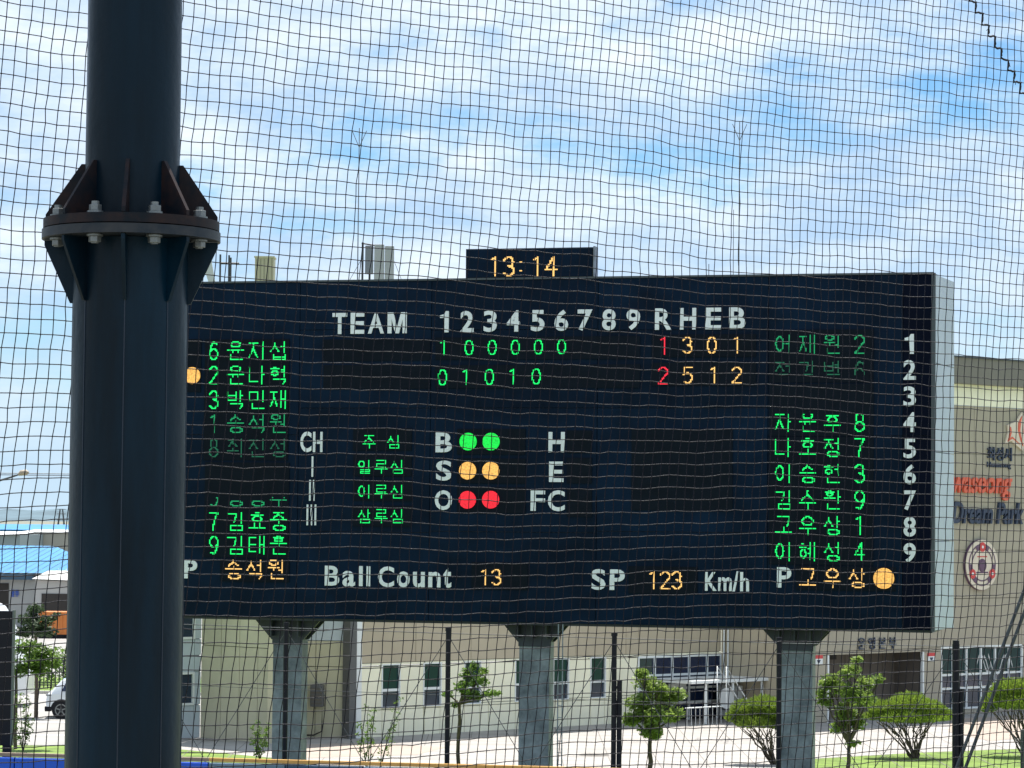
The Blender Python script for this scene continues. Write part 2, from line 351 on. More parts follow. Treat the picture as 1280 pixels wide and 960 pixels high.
DIG = {'0': [circ(.5, .5, .5, .5)], '1': [[(.2, .14), (.6, 0), (.6, 1)]], '2': [circ(.5, .28, .5, .28, 190, 400) + [(.75, .5), (0, 1), (1, 1)]],
 '3': [circ(.48, .26, .45, .26, 200, 440), circ(.48, .74, .5, .26, 270, 520)], '4': [[(.72, 1), (.72, 0), (0, .7), (1, .7)]],
 '5': [[(.95, 0), (.15, 0), (.08, .42)] + circ(.48, .68, .5, .32, 215, 500)], '6': [circ(.5, .70, .48, .30), [(.02, .66), (.1, .3), (.45, 0), (.9, .1)]],
 '7': [[(0, 0), (1, 0), (.55, .45), (.4, 1)]], '8': [circ(.5, .25, .42, .25), circ(.5, .74, .5, .26)], '9': [circ(.5, .30, .48, .30), [(.98, .3), (.9, .75), (.5, 1), (.1, .9)]],
 ':': [[(.4, .25), (.6, .25)], [(.4, .75), (.6, .75)]]}
def led(fr, ch, u0, v0, u1, v1, m, parent, cols=None, cut=(0, 1), name='led_character', fat=1.0):
    """one LED character: lit diodes on a grid"""
    st = DIG.get(ch) or hangul(ch)
    nx = cols or (8 if ch in DIG else 16); ny = 16
    if ch == '1': nx = cols or 8
    s0, _ = fr.px(u0, (v0 + v1) / 2); s1, _ = fr.px(u1, (v0 + v1) / 2); um = (u0 + u1) / 2; zt = fr.zv(um, v0); zb = fr.zv(um, v1)
    cells = set()
    for s in st:
        for (xa, ya), (xb, yb) in zip(s, s[1:]):
            k = 24
            for i in range(k + 1):
                x = xa + (xb - xa) * i / k; y = ya + (yb - ya) * i / k
                cells.add((round(x * (nx - 1)), round(y * (ny - 1))))
    b = MB(); ds = (s1 - s0) / nx; dz = (zt - zb) / ny
    for i, j in sorted(cells):
        if not cut[0] <= (j + .5) / ny <= cut[1]: continue
        a = s0 + (i + .5) * ds; z = zt - (j + .5) * dz; hs = abs(ds) * .46 * fat; hz = abs(dz) * .46
        b.box(fr, a - hs, a + hs, .0, .012, z - hz, z + hz)
    if b.v: b.build(name, m, parent)

# ---------------------------------------------------------------- scoreboard
PR = at(1165, 566, 70); PL = at(232, 566, 75.1)
BF = Frame((PR.x, PR.y), (2 * PR.x - PL.x, 2 * PR.y - PL.y))   # s = 0 at the right front corner, negative to the left
ZB, ZT = 5.38, 14.30
SL = BF.su(172)
board = empty('scoreboard', BF.p(SL / 2, -1, 0), 'huge dark navy baseball scoreboard on three grey columns, clock box on top', 'scoreboard')
D = 2.3
cv = .20                                     # the end walls flare outwards towards the back
pts = [BF.p(SL, -.12, ZB), BF.p(0, -.12, ZB), BF.p(cv, -D, ZB), BF.p(SL - cv, -D, ZB)]
MB().prism(pts, Vector((0, 0, ZT - ZB))).build('cabinet', edge, board)
# pale end wall as sheets
ES = Frame(BF.p(.0, .0, 0)[:2], BF.p(cv + .05, -D, 0)[:2])
elen = ES.len
nsh = 4
for k in range(nsh):
    z0 = ZB + (ZT - ZB) * k / nsh; z1 = ZB + (ZT - ZB) * (k + 1) / nsh
    MB().box(ES, .06, elen, .0, .06, z0 + .01, z1 - .01).build('side_panel', sidem, board)
MB().box(ES, -.02, .06, -.02, .075, ZB - .02, ZT + .03).build('corner_trim', edge, board)
MB().box(BF, SL, .03, -D, .03, ZT, ZT + .05).build('top_flashing', edge, board)
us = [172, 371, 536, 745, 959, 1128, 1165]; vsr = [None, 412, 510, 665, None]
for i in range(6):
    a0 = BF.su(us[i]) if i else SL; a1 = BF.su(us[i + 1]) if i < 5 else 0
    um = (us[i] + us[i + 1]) / 2
    zs = [ZT] + [BF.zv(um, v) for v in (412, 510, 665)] + [ZB]
    if i in (0, 4, 5): zs = [ZT, (ZT + ZB) / 2 + .4, ZB]
    for k in range(len(zs) - 1):
        MB().box(BF, a0 + .008, a1 - .008, -.10, 0, zs[k + 1] + .008, zs[k] - .008).build('cladding_panel', cladr if i == 5 else clad, board)
# LED module faces
BN = BF.shift(.035)
def module(u0, v0, u1, v1, fr=BF):
    a0, _ = fr.px(u0, v0); a1, _ = fr.px(u1, v0); um = (u0 + u1) / 2
    MB().box(fr, a0, a1, 0, .03, fr.zv(um, v1), fr.zv(um, v0)).build('led_module_panel', ledp, board)
for q in ((257, 424, 362, 575), (257, 578, 362, 697), (276, 699, 362, 727), (190, 424, 252, 490), (405, 424, 538, 451), (405, 456, 538, 486), (545, 421, 800, 449), (545, 456, 800, 485), (815, 418, 945, 446), (815, 453, 945, 482),
          (442, 535, 515, 563), (442, 569, 515, 595), (442, 600, 515, 626), (442, 632, 515, 658), (572, 536, 657, 568), (572, 573, 657, 604), (572, 609, 657, 641),
          (709, 538, 740, 566), (709, 572, 740, 604), (709, 610, 740, 646), (790, 536, 916, 638), (590, 703, 660, 737), (786, 708, 872, 742),
          (962, 412, 1092, 478), (962, 480, 1092, 545), (962, 546, 1092, 706), (995, 708, 1120, 738)): module(*q)
# painted white lettering
def put(t, a, b_, c, d, name='letter', off=.024):
    if t == '1': one(a, b_, c, d, name)
    elif t == 'M': one(a, b_, c, d, name, GLM)
    else: word(BF, t, a, b_, c, d, white, board, name=name, off=off)
for t, a, b_, c, d in (('1', 550.5, 389, 561.3, 415.5), ('2', 576, 388.7, 592.5, 415.3), ('3', 605, 388.4, 621.4, 415), ('4', 634, 388, 650.6, 414.6), ('5', 664, 387.6, 681, 414.2),
                       ('6', 693.5, 387.3, 710.6, 413.8), ('7', 722.4, 386.9, 740.8, 413.4), ('8', 753, 386.5, 770, 413), ('9', 783.4, 386.2, 800.5, 412.6)):
    put(t, a, b_, c, d, 'numeral')
for k in range(9):
    v = (417.6, 450, 483, 515.3, 548, 580.6, 613, 646, 678.7)[k]; put(str(k + 1), 1129.5 + (1.5 if k == 0 else 0), v, 1145 - (2.5 if k == 0 else 0), v + 24.8, 'numeral')
    put(str(k + 1), 198, 426 + 30.4 * k, 212, 448 + 30.4 * k, 'numeral')
for t, a, b_, c, d in (('T', 416, 391.3, 434.3, 417.6), ('E', 438.8, 391, 456, 417.3), ('A', 460.5, 390.8, 480.5, 417), ('M', 485, 390.6, 508.8, 416.8),
                       ('R', 819, 385.5, 840, 412.3), ('H', 850, 385, 870.4, 412), ('E', 882, 384.6, 902, 411.6), ('B', 911.7, 384.2, 932.4, 411.2),
                       ('C', 376, 539.5, 389.8, 565.2), ('H', 391.8, 539.8, 403.6, 565.2), ('B', 545, 540.6, 565.4, 565.4), ('S', 545.5, 575.7, 565, 600.8), ('O', 544, 612.8, 565.4, 637.6),
                       ('H', 686, 540, 706.3, 565.4), ('E', 686.7, 577, 704.8, 602.5), ('F', 663.7, 613.2, 681.6, 638.6), ('C', 685.2, 612.8, 706.3, 639),
                       ('S', 739, 711.3, 757.2, 737.3), ('P', 762.4, 711.8, 781.3, 737.5), ('K', 881.6, 715, 896.2, 738.5), ('m', 898, 721.5, 915, 738.8), ('/', 916, 714, 924, 739.3), ('h', 925.5, 715, 936.6, 739.2),
                       ('B', 406.5, 707.2, 424.6, 732), ('a', 428.6, 713.6, 444.3, 733), ('l', 449.3, 707.6, 453.8, 732.6), ('l', 458.6, 707.8, 463.2, 732.8),
                       ('C', 473, 708, 493, 733.8), ('o', 496.8, 714.3, 512.5, 734), ('u', 516.7, 714.8, 531.3, 734.2), ('n', 535.8, 714.8, 551, 734.2), ('t', 554.6, 709.8, 564.5, 734.8),
                       ('P', 230.4, 700, 247, 723), ('P', 971.5, 709, 989.4, 734.5)):
    put(t, a, b_, c, d)
for us_, v0, v1 in (((389.3,), 570.5, 596), ((386.6, 391.4), 599.8, 626), ((383.8, 388.8, 393.8), 630.6, 656.6)):
    for u in us_:
        a = BF.su(u); MB().box(BF, a - .022, a + .022, 0, .03, BF.zv(u, v1), BF.zv(u, v0)).build('roman_numeral_bar', white, board)
# LED characters
def name_row(chars, dig, xs, v0, v1, m, dx, cut=(0, 1)):
    if dig: led(BN, dig, dx[0], v0, dx[1], v1, m, board, cut=cut)
    for c, x in zip(chars, xs): led(BN, c, x, v0 - .3, x + 21, v1, m, board, cut=cut)
XL = (284, 311, 337.6); dL = (261.5, 273)
for ch, dg, v, m, cut in (('윤지섭', '6', 438.5, LG[0], (0, 1)), ('윤나혁', '2', 469, LG[0], (0, 1)), ('박민재', '3', 499.7, LG[0], (0, 1)), ('송석원', '1', 529.7, LG[1], (0, 1)),
                          ('최진성', '8', 560, LG[2], (0, 1)), ('공홍주', '5', 621.5, LG[1], (.52, 1)), ('김효중', '7', 652, LG[0], (0, 1)), ('김태훈', '9', 681.6, LG[0], (0, 1))):
    name_row(ch, dg, XL, v - 11.5, v + 11.5, m, dL, cut)
name_row('송석원', None, (281.5, 308, 335), 700, 724, LA, dL)
XR = (968.8, 999, 1030); dR = (1068, 1081)
for ch, dg, v, m, cut in (('어재원', '2', 430.5, LG[1], (0, 1)), ('정강별', '6', 463, LG[2], (0, .72)), ('자윤후', '8', 528, LG[0], (.07, 1)), ('나호정', '7', 559.5, LG[0], (0, 1)),
                          ('이승헌', '3', 592, LG[0], (0, 1)), ('김수환', '9', 625, LG[0], (0, 1)), ('고우상', '1', 657, LG[0], (0, 1)), ('이혜성', '4', 689.7, LG[0], (0, 1))):
    name_row(ch, dg, XR, v - 11.8, v + 11.8, m, dR, cut)
name_row('고우상', None, (999, 1030, 1061), 710.6, 735, LA, dR)
for ch, xs, v0, v1 in (('주심', (453.5, 484), 544, 560.5), ('일루심', (447.5, 468.5, 488.5), 575, 592), ('이루심', (447.5, 468.5, 488.5), 606, 623), ('삼루심', (447.5, 468.5, 488.5), 636.5, 654)):
    for c, x in zip(ch, xs): led(BN, c, x, v0, x + 16, v1, LG[0], board)
for k, c in enumerate('100000'): led(BN, c, 552 + 28.9 * k - (3 if c == '1' else 0), 425.6 - .2 * k, 563 + 28.9 * k - (3 if c == '1' else 0), 444 - .3 * k, LG[0], board)
for k, c in enumerate('01010'): led(BN, c, 547.5 + 29.3 * k, 462 - .3 * k, 558.8 + 29.3 * k, 481.5 - .3 * k, LG[0], board)
for c, x, m in (('1', 824, LR), ('3', 853.3, LA), ('0', 883.8, LA), ('1', 915, LA)): led(BN, c, x, 421.2, x + 12, 443.4 if m == LR else 441.8, m, board)
for c, x, m in (('2', 822.5, LR), ('5', 853.3, LA), ('1', 886, LA), ('2', 914.7, LA)): led(BN, c, x, 458.6, x + 12.6, 480.6 if m == LR else 479.2, m, board)
for c, x in (('1', 600), ('3', 614.5)): led(BN, c, x, 711.5, x + 12, 731.5, LA, board)
for c, x in (('1', 810), ('2', 825), ('3', 839.5)): led(BN, c, x, 714, x + 13, 736.5, LA, board)
for _m, _c in ((LGc, (0, .52, .04)), (LAc, (.66, .34, .08)), (LRc, (.62, .006, .02))):
    _t = _m.node_tree; _g = _t.nodes.new('ShaderNodeNewGeometry'); _v = nd(_t, 'ShaderNodeTexVoronoi', Scale=24.0); _t.links.new(_g.outputs['Position'], _v.inputs['Vector'])
    _q = _t.nodes.new('ShaderNodeMapRange'); _q.inputs['From Min'].default_value = .1; _q.inputs['From Max'].default_value = .9; _q.inputs['To Min'].default_value = 1.12; _q.inputs['To Max'].default_value = .55
    _t.links.new(_v.outputs['Distance'], _q.inputs['Value']); _t.links.new(_q.outputs[0], _t.nodes['Principled BSDF'].inputs['Emission Strength'])
def lamp(u, v, rpx, m):
    a, z = BN.px(u, v); r = rpx * 72 / F; MB().disc(BN, a, z, 0, .03, r).build('round_lamp', m, board)
for u, v, m in ((585.3, 552, LGc), (614, 552, LGc), (584.7, 588.4, LAc), (613.7, 588.4, LAc), (584.4, 624.8, LRc), (613.5, 624.6, LRc)): lamp(u, v, 11.2, m)
lamp(240.5, 469.4, 11, LAc); lamp(1104.8, 723, 12.7, LAc)
# clock box
a0 = BF.su(582, 330); a1 = BF.su(742, 330); zc = BF.zv(660, 310)
CB = MB().box(BF, a0, a1, -.35, -.02, ZT + .05, zc).build('clock_cabinet', edge, board)
MB().box(BF, a0 + .03, a1 - .03, -.02, .04, ZT + .06, zc - .03).build('clock_face_panel', clad, CB)
MB().box(BF, a1, a1 + .035, -.35, .05, ZT + .05, zc + .02).build('clock_side_trim', colm, CB)
BK = BF.shift(.045)
for c, x, w_ in (('1', 612, 12.5), ('3', 629, 14), (':', 645, 12), ('1', 665, 12.5), ('4', 681, 16)): led(BK, c, x, 320.6, x + w_, 345.4, LA, CB, name='led_digit', fat=1.15)
# columns
def column(uc, hw, uh, vtop, vcap):
    cl = BF.shift(-1.1)
    a, _ = cl.px(uc, 790); h = hw * 73 / F; wv = uh * 73 / F
    c = MB().box(cl, a - h, a + h, -h * .6, h * .6, 0, cl.zv(uc, vcap)).build('support_column', colm, board)
    zc_ = cl.zv(uc, vcap); n = h * .6
    for sgn in (0,):
        t = [(a - wv, ZB - .1), (a - wv, ZB - .02), (a + wv, ZB - .02), (a + wv, ZB - .1), (a + h + .04, zc_), (a - h - .04, zc_)]
        MB().prism([cl.p(x, .92 * n, z) for x, z in t], cl.n * .05).build('bracket_plate', capm, c)
        MB().prism([cl.p(x, -.92 * n, z) for x, z in t], cl.n * .05).build('bracket_plate', capm, c)
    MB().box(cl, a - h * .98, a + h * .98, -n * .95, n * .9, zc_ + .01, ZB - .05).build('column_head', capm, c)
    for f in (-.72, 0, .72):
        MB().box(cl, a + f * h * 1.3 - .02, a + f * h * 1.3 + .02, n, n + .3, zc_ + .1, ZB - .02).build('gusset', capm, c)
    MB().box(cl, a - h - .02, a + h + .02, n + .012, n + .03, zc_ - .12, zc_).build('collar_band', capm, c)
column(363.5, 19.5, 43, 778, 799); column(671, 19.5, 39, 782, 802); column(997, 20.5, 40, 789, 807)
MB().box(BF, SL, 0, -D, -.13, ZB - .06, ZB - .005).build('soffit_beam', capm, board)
# ---------------------------------------------------------------- ladder beside middle column
LF = Frame(at(690, 900, 72.2)[:2], at(705, 900, 72)[:2])
lad = empty('access_ladder', LF.p(.15, 0, 0), 'thin grey steel ladder rising beside the middle scoreboard column', 'ladder')
for u in (698.5, 704): a = LF.su(u, 880); MB().tube([LF.p(a, .05, 0), LF.p(a, .05, ZB)], .018, 6).build('side_rail', colm, lad)
al, ar = LF.su(698.5, 880), LF.su(704, 880)
for k in range(17): MB().tube([LF.p(al, .05, .3 + .3 * k), LF.p(ar, .05, .3 + .3 * k)], .010, 5).build('rung', colm, lad)

# ---------------------------------------------------------------- stadium building
gA0, gA1 = gr(447, 923), gr(901, 897.5)
A = Frame(gA0[:2], gA1[:2])
gB = gr(1012, 905); B = Frame(gB[:2], (gB.x + A.e.x, gB.y + A.e.y))
gD0, gD1 = gr(250, 922), gr(344, 930); Dw = Frame(gD0[:2], gD1[:2])
gE0, gE1 = gr(340, 921), gr(447, 923); Ew = Frame(gE0[:2], gE1[:2])
bld = empty('stadium_building', (8, 108, 0), 'long beige stadium building behind the scoreboard, cream lower wall and dark windows', 'building')
def panels(fr, s0, s1, z0, z1, cs, cz, m, holes=(), th=.12, gap=.012, back=True):
    """wall made of single panels with recessed joints; holes = (s0,s1,z0,z1)"""
    S = sorted(set([s0, s1] + list(cs) + [h for q in holes for h in q[:2] if s0 < h < s1])); Z = sorted(set([z0, z1] + list(cz) + [h for q in holes for h in q[2:] if z0 < h < z1]))
    bk = MB()
    for a, b in zip(S, S[1:]):
        if b - a < .05: continue
        for c, d in zip(Z, Z[1:]):
            if d - c < .03: continue
            x, z = (a + b) / 2, (c + d) / 2
            if any(q[0] < x < q[1] and q[2] < z < q[3] for q in holes): continue
            MB().box(fr, a + gap, b - gap, -th, 0, c + gap, d - gap).build('wall_panel', m, bld)
            bk.box(fr, a, b, -th - .15, -th, c, d)
    bk.build('backing_wall', joint, bld)
def rng(a, b, st): n = max(1, round((b - a) / st)); return [a + (b - a) * k / n for k in range(n + 1)]
# wall A
wins = []
for u0, u1, vt, vb in ((478, 499, 831, 883), (530, 550.5, 829.5, 881), (581, 600, 828, 878.5), (644.5, 663, 826, 876), (692, 710, 824.5, 873.5), (738.7, 756, 823, 871)):
    wins.append((A.su(u0, 850), A.su(u1, 850), A.zv((u0 + u1) / 2, vb), A.zv((u0 + u1) / 2, vt)))
zs_ = [w_[2] for w_ in wins]; zt_ = [w_[3] for w_ in wins]
zsill = sum(zs_) / 6; zhead = sum(zt_) / 6
wins = [(a, b, zsill, zhead) for a, b, _, _ in wins]
zband = zhead + .10
cw0, cw1 = A.su(798, 850), A.su(901.5, 850)
door = (cw0, cw1 - .02, .0, A.zv(850, 820))
panels(A, 0, A.len, 0, zband, rng(0, A.len, 3.2), [1.0], cream, wins + [door])
panels(A, 0, A.len, zband, 13.5, rng(0, A.len, 2.6), rng(zband, 13.5, 2.4), taupe, [door])
for k, (a, b, c, d) in enumerate(wins):
    f = MB(); t = .045
    f.box(A, a - t, a, -.15, .03, c - t, d + t).box(A, b, b + t, -.15, .03, c - t, d + t).box(A, a, b, -.15, .03, d, d + t).box(A, a, b, -.15, .06, c - t, c)
    zm = c + (d - c) * .40
    f.box(A, a, b, -.12, -.01, zm - .05, zm + .05)
    fo = f.build('window_frame', whitep, bld)
    MB().box(A, a, b, -.10, -.06, zm + .05, d).build('pane', glass, fo); MB().box(A, a, b, -.10, -.06, c, zm - .05).build('pane', glass3, fo)
# glazed entrance
zd = door[3]; ug = [798, 818.5, 840.5, 861.5, 884, 901.5]; sg = [A.su(u, 850) for u in ug]
zr = [0.05, A.zv(850, 878), A.zv(850, 860), A.zv(850, 843), zd]
f = MB()
for s_ in sg: f.box(A, s_ - .04, s_ + .04, -.12, .02, 0, zd)
for z in zr[1:]: f.box(A, sg[0], sg[-1], -.10, .0, z - .045, z + .045)
fo = f.build('glazing_frame', whitep, bld)
for a, b in zip(sg, sg[1:]):
    for c, d in zip(zr, zr[1:]): MB().box(A, a + .04, b - .04, -.09, -.05, c + .045, d - .045).build('pane', glass2, fo)
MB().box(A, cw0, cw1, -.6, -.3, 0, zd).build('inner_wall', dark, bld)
# return wall between A and B
q1 = A.p(A.len, 0, 0); q2 = B.p(0, 0, 0)
Cw = Frame(q1[:2], q2[:2])
panels(Cw, .0, Cw.len, 0, 13.5, rng(0, Cw.len, 1.8), rng(0, 13.5, 2.7), taupe)
# wall B with portal and big window
pz = B.zv(1095, 817); p0, p1 = B.su(1034, 850), B.su(1154.5, 850)
w0, w1 = B.su(1176.5, 850), B.su(1277, 850); wz1 = B.zv(1225, 808); wz0 = B.zv(1225, 884)
BL = B.su(1400, 700)
ztop = B.zv(1190, 479.5)
panels(B, 0, BL, 0, B.zv(1190, 506), rng(0, BL, 3.6), rng(wz1, B.zv(1190, 506), 2.1), taupeB, [(p0, p1, -1, pz), (w0, w1, wz0, wz1)])
for k, (a, b) in enumerate(zip(rng(0, BL, 7)[:-1], rng(0, BL, 7)[1:])):
    MB().box(B, a + .01, b - .01, -.15, .06, B.zv(1190, 506) + .01, ztop).build('cream_band_panel', cream, bld)
    MB().box(B, a + .01, b - .01, -.5, .40, ztop + .005, B.zv(1190, 447)).build('parapet_panel', taupe2, bld)
MB().box(B, 0, BL, -.5, .46, B.zv(1190, 447) + .002, B.zv(1190, 445)).build('parapet_cap', edge, bld)
# portal recess
rc = 1.6
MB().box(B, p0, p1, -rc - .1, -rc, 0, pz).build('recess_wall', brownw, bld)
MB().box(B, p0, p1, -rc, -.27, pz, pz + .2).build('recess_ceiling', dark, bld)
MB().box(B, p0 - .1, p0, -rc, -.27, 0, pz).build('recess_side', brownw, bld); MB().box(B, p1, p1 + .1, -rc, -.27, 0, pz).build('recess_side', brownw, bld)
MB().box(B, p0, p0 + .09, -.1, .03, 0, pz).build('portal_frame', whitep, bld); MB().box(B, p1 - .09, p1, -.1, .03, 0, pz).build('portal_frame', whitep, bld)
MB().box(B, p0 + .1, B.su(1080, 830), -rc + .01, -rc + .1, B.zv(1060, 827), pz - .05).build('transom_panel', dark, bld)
MB().box(B, B.su(1040, 850), B.su(1068, 850), -rc + .01, -rc + .06, 0, 2.3).build('entrance_door', glass2, bld)
for k in range(1, 5):
    x = p0 + (p1 - p0) * (.35 + .13 * k); MB().box(B, x - .01, x + .01, -rc, -rc + .02, 0, pz).build('recess_joint', joint, bld)
# big window
ug = [1176.5, 1191, 1208, 1226, 1243.8, 1261, 1277]; sg = [B.su(u, 850) for u in ug]; zr = [wz0, B.zv(1225, 859), B.zv(1225, 842), wz1]
f = MB()
for s_ in sg: f.box(B, s_ - .035, s_ + .035, -.12, .03, wz0, wz1)
for z in zr: f.box(B, sg[0], sg[-1], -.10, .01, z - .035, z + .035)
fo = f.build('window_frame', whitep, bld)
for a, b in zip(sg, sg[1:]):
    for k, (c, d) in enumerate(zip(zr, zr[1:])): MB().box(B, a + .045, b - .045, -.09, -.05, c + .05, d - .05).build('pane', (glass3, glass2, glass)[k], fo)
for k in range(5):                                  # pale curved print on the glass
    g = MB(); cx = B.su(1222 + 7 * k, 830); cz = B.zv(1225, 831 + (k % 2) * 3)
    pp = [B.p(cx + .9 * t, -.035, cz + .38 * math.sin(t * 6 + k)) for t in [i / 8 for i in range(9)]]
    for a, b in zip(pp, pp[1:]): g.q([a, b, b + Vector((0, 0, .14)), a + Vector((0, 0, .14))])
    g.build('window_print', acm, bld)
# wall D, wall E, left glazed end
panels(Dw, 0, Dw.len, 0, 13.5, [Dw.su(u, 850) for u in (276, 299, 322)], rng(0, 13.5, 3.4), olive)
ez = Ew.zv(410, 801)
panels(Ew, 0, Ew.len, 0, ez, rng(0, Ew.len, 1.7), [2.6], olive2)
panels(Ew, 0, Ew.len, ez, 13.5, rng(0, Ew.len, 1.7), rng(ez, 13.5, 2.6), paleb)
DE = Frame(Dw.p(Dw.len, 0, 0)[:2], Ew.p(.6, 0, 0)[:2]); MB().box(DE, 0, DE.len, -.3, 0, 0, 13.5).build('corner_wall', olive, bld)
GL = Frame((gD0.x - A.e.x * 3, gD0.y - A.e.y * 3), gD0[:2])
hs = [(.35, 2.7, 1.2, 2.4), (.35, 2.7, 3.6, 5.6)]
panels(GL, 0, 3, 0, 13.5, [1.5], [3, 6, 9], paleb, hs)
for a, b, c, d in hs:
    f = MB(); f.box(GL, a, a + .08, -.1, .04, c, d).box(GL, b - .08, b, -.1, .04, c, d).box(GL, a + .08, b - .08, -.1, .04, d - .08, d).box(GL, a + .08, b - .08, -.1, .06, c, c + .08)
    fo = f.build('window_frame', whitep, bld); MB().box(GL, a + .08, b - .08, -.08, -.04, c + .08, d - .08).build('pane', glass3, fo)
# roofs and hidden ends so that the block is closed
def flat(ptsz, z, t, name, m): MB().prism([Vector((p[0], p[1], z)) for p in ptsz], Vector((0, 0, t))).build(name, m, bld)
flat([Dw.o, Dw.p(Dw.len, 0, 0), A.o, A.p(A.len, 0, 0), A.p(A.len, 0, 0) + Vector((-3, 12, 0)), Dw.o + Vector((3, 12, 0))], 13.505, .25, 'roof', taupe2)
flat([B.p(0, -.5, 0), B.p(BL, -.5, 0), B.p(BL, -18, 0), B.p(0, -18, 0)], 14.2, .25, 'roof', taupe2)
a = A.su(443.5, 850)
MB().box(A, -.50, -.18, -.30, .12, 0, 13.4).build('drain_pipe_casing', acd, bld); MB().box(A, -.17, .12, -.2, .05, zband - 2.8, 13.4).build('corner_pilaster', whitep, bld)
sp = B.su(1024, 850)
# building signs
def signthing(label, name='wall_sign', at_=None): return empty(name, at_, label, 'sign')
s = signthing('orange red word Hwaseong in big raised letters on the beige wall', at_=B.p(B.su(1225), .1, B.zv(1225, 617)))
word(B, 'Hwaseong', 1171, 588, 1262.5, 625, redl, s, off=.02, th=.12, n=.02, shear=.22)
s = signthing('navy words Dream Park in raised letters above the round emblem', at_=B.p(B.su(1230), .1, B.zv(1230, 654)))
word(B, 'Dream Park', 1188, 628, 1277, 655, navl, s, off=.02, th=.12, n=.02, shear=.22)
s = signthing('small navy city name lettering beside the flame shaped logo', at_=B.p(B.su(1247), .1, B.zv(1247, 586)))
word(B, '화성시', 1233, 559, 1263, 576, navl, s, off=.012, th=.08, n=.02)
word(B, 'Hwaseong', 1233, 577.5, 1262.5, 586.5, navl, s, off=.01, th=.05, n=.02)
s = signthing('four navy Korean characters above the dark entrance opening', at_=B.p(B.su(1095, 805), .1, B.zv(1095, 811)))
word(B, '운 영 본 부', 1071.5, 796.5, 1119, 811.5, navl, s, off=.004, th=.06, n=.02)
lo = empty('flame_logo', B.p(B.su(1275), .1, B.zv(1275, 563)), 'white flame shaped city logo edged in red, high on beige wall', 'sign')
def poly(fr, pts, n0, n1):
    return MB().prism([fr.p(fr.su(u, v), n1, fr.zv(u, v)) for u, v in pts], fr.n * (n0 - n1))
poly(B, [(1275.8, 515), (1268, 527), (1257.5, 531.5), (1258.3, 540), (1254.2, 555), (1262, 551), (1276.5, 563.5), (1279, 552), (1291, 547), (1284, 540), (1290, 527), (1280, 528)], .02, .1).build('logo_plate', emb, lo)
for p in ([(1275, 520), (1270.5, 528), (1270, 538), (1273, 550), (1276.5, 558), (1274, 548), (1272.5, 538), (1273.5, 528)], [(1259, 533), (1260.5, 540), (1257, 552), (1263, 548), (1273, 556), (1263, 546), (1260, 548), (1262, 540), (1261, 534)], [(1278, 530), (1277, 540), (1280, 551), (1281.5, 549), (1279, 540), (1280, 531)]):
    poly(B, p, .1, .13).build('red_stroke', redl, lo)
# round emblem
ea, ez_ = B.px(1224, 706); er = 1.09
em = empty('round_emblem', B.p(ea, .1, ez_ - er), 'round cream club emblem with navy rings and red marks, below Dream Park', 'emblem')
MB().disc(B, ea, ez_, .02, .13, er, k=40).build('backing_disc', embn, em)
MB().disc(B, ea, ez_, .13, .16, er * .985, k=40).build('face_disc', emb, em)
MB().ring(B, ea, ez_, .16, .175, er * .78, er * .83, k=36).build('outer_ring', embn, em)
MB().ring(B, ea, ez_, .16, .175, er * .60, er * .65, k=36).build('inner_ring', embn, em)
for t in (90, 210, 330):
    x, z = ea + er * .70 * math.cos(R(t)), ez_ + er * .70 * math.sin(R(t))
    MB().disc(B, x, z, .175, .19, er * .19, k=14).build('red_mark', embr, em)
    MB().disc(B, x, z, .19, .2, er * .06, k=10).build('white_dot', whitep, em)
    for sg_ in (-1, 1):
        t2 = t + sg_ * 24; MB().ring(B, ea, ez_, .175, .185, er * .62, er * .81, t2 - 8, t2 + 8, k=4).build('navy_block', embn, em)
MB().box(B, ea - er * .36, ea + er * .36, .16, .17, ez_ - er * .33, ez_ - er * .27).build('bar', embn, em)
MB().box(B, ea - er * .30, ea + er * .30, .16, .17, ez_ + er * .30, ez_ + er * .34).build('bar', embr, em)
MB().ring(B, ea, ez_ - er * .02, .16, .175, er * .14, er * .26, k=20).build('ball_ring', embn, em)
MB().disc(B, ea, ez_ - er * .06, .175, .185, er * .10, k=12).build('ball_mark', embr, em)
MB().prism([B.p(ea + er * x, .19, ez_ + er * z) for x, z in ((-.10, -.24), (.10, -.24), (.2, -.02), (0, .2), (-.2, -.02))], B.n * -.01).build('plate_mark', embn, em)
# two red and white notices
for u, v, lb in ((1022.8, 819, 'small red and white notice left of the dark entrance opening'), (1163.7, 816, 'small red and white notice right of the dark entrance opening')):
    a, z1 = B.px(u, v); h = .36; t = empty('notice_plate', B.p(a, .03, z1 - h), lb, 'sign', None); wd = .24
    MB().box(B, a - wd, a + wd, .01, .03, z1 - h, z1 - .14).build('white_field', whitep, t); MB().box(B, a - wd, a + wd, .01, .035, z1 - .14, z1).build('red_field', embr, t)
    MB().prism([B.p(a + x, .032, z1 + z) for x, z in ((-.12, -.19), (.12, -.19), (.05, -.31), (-.05, -.31))], B.n * -.003).build('dark_mark', navl, t)

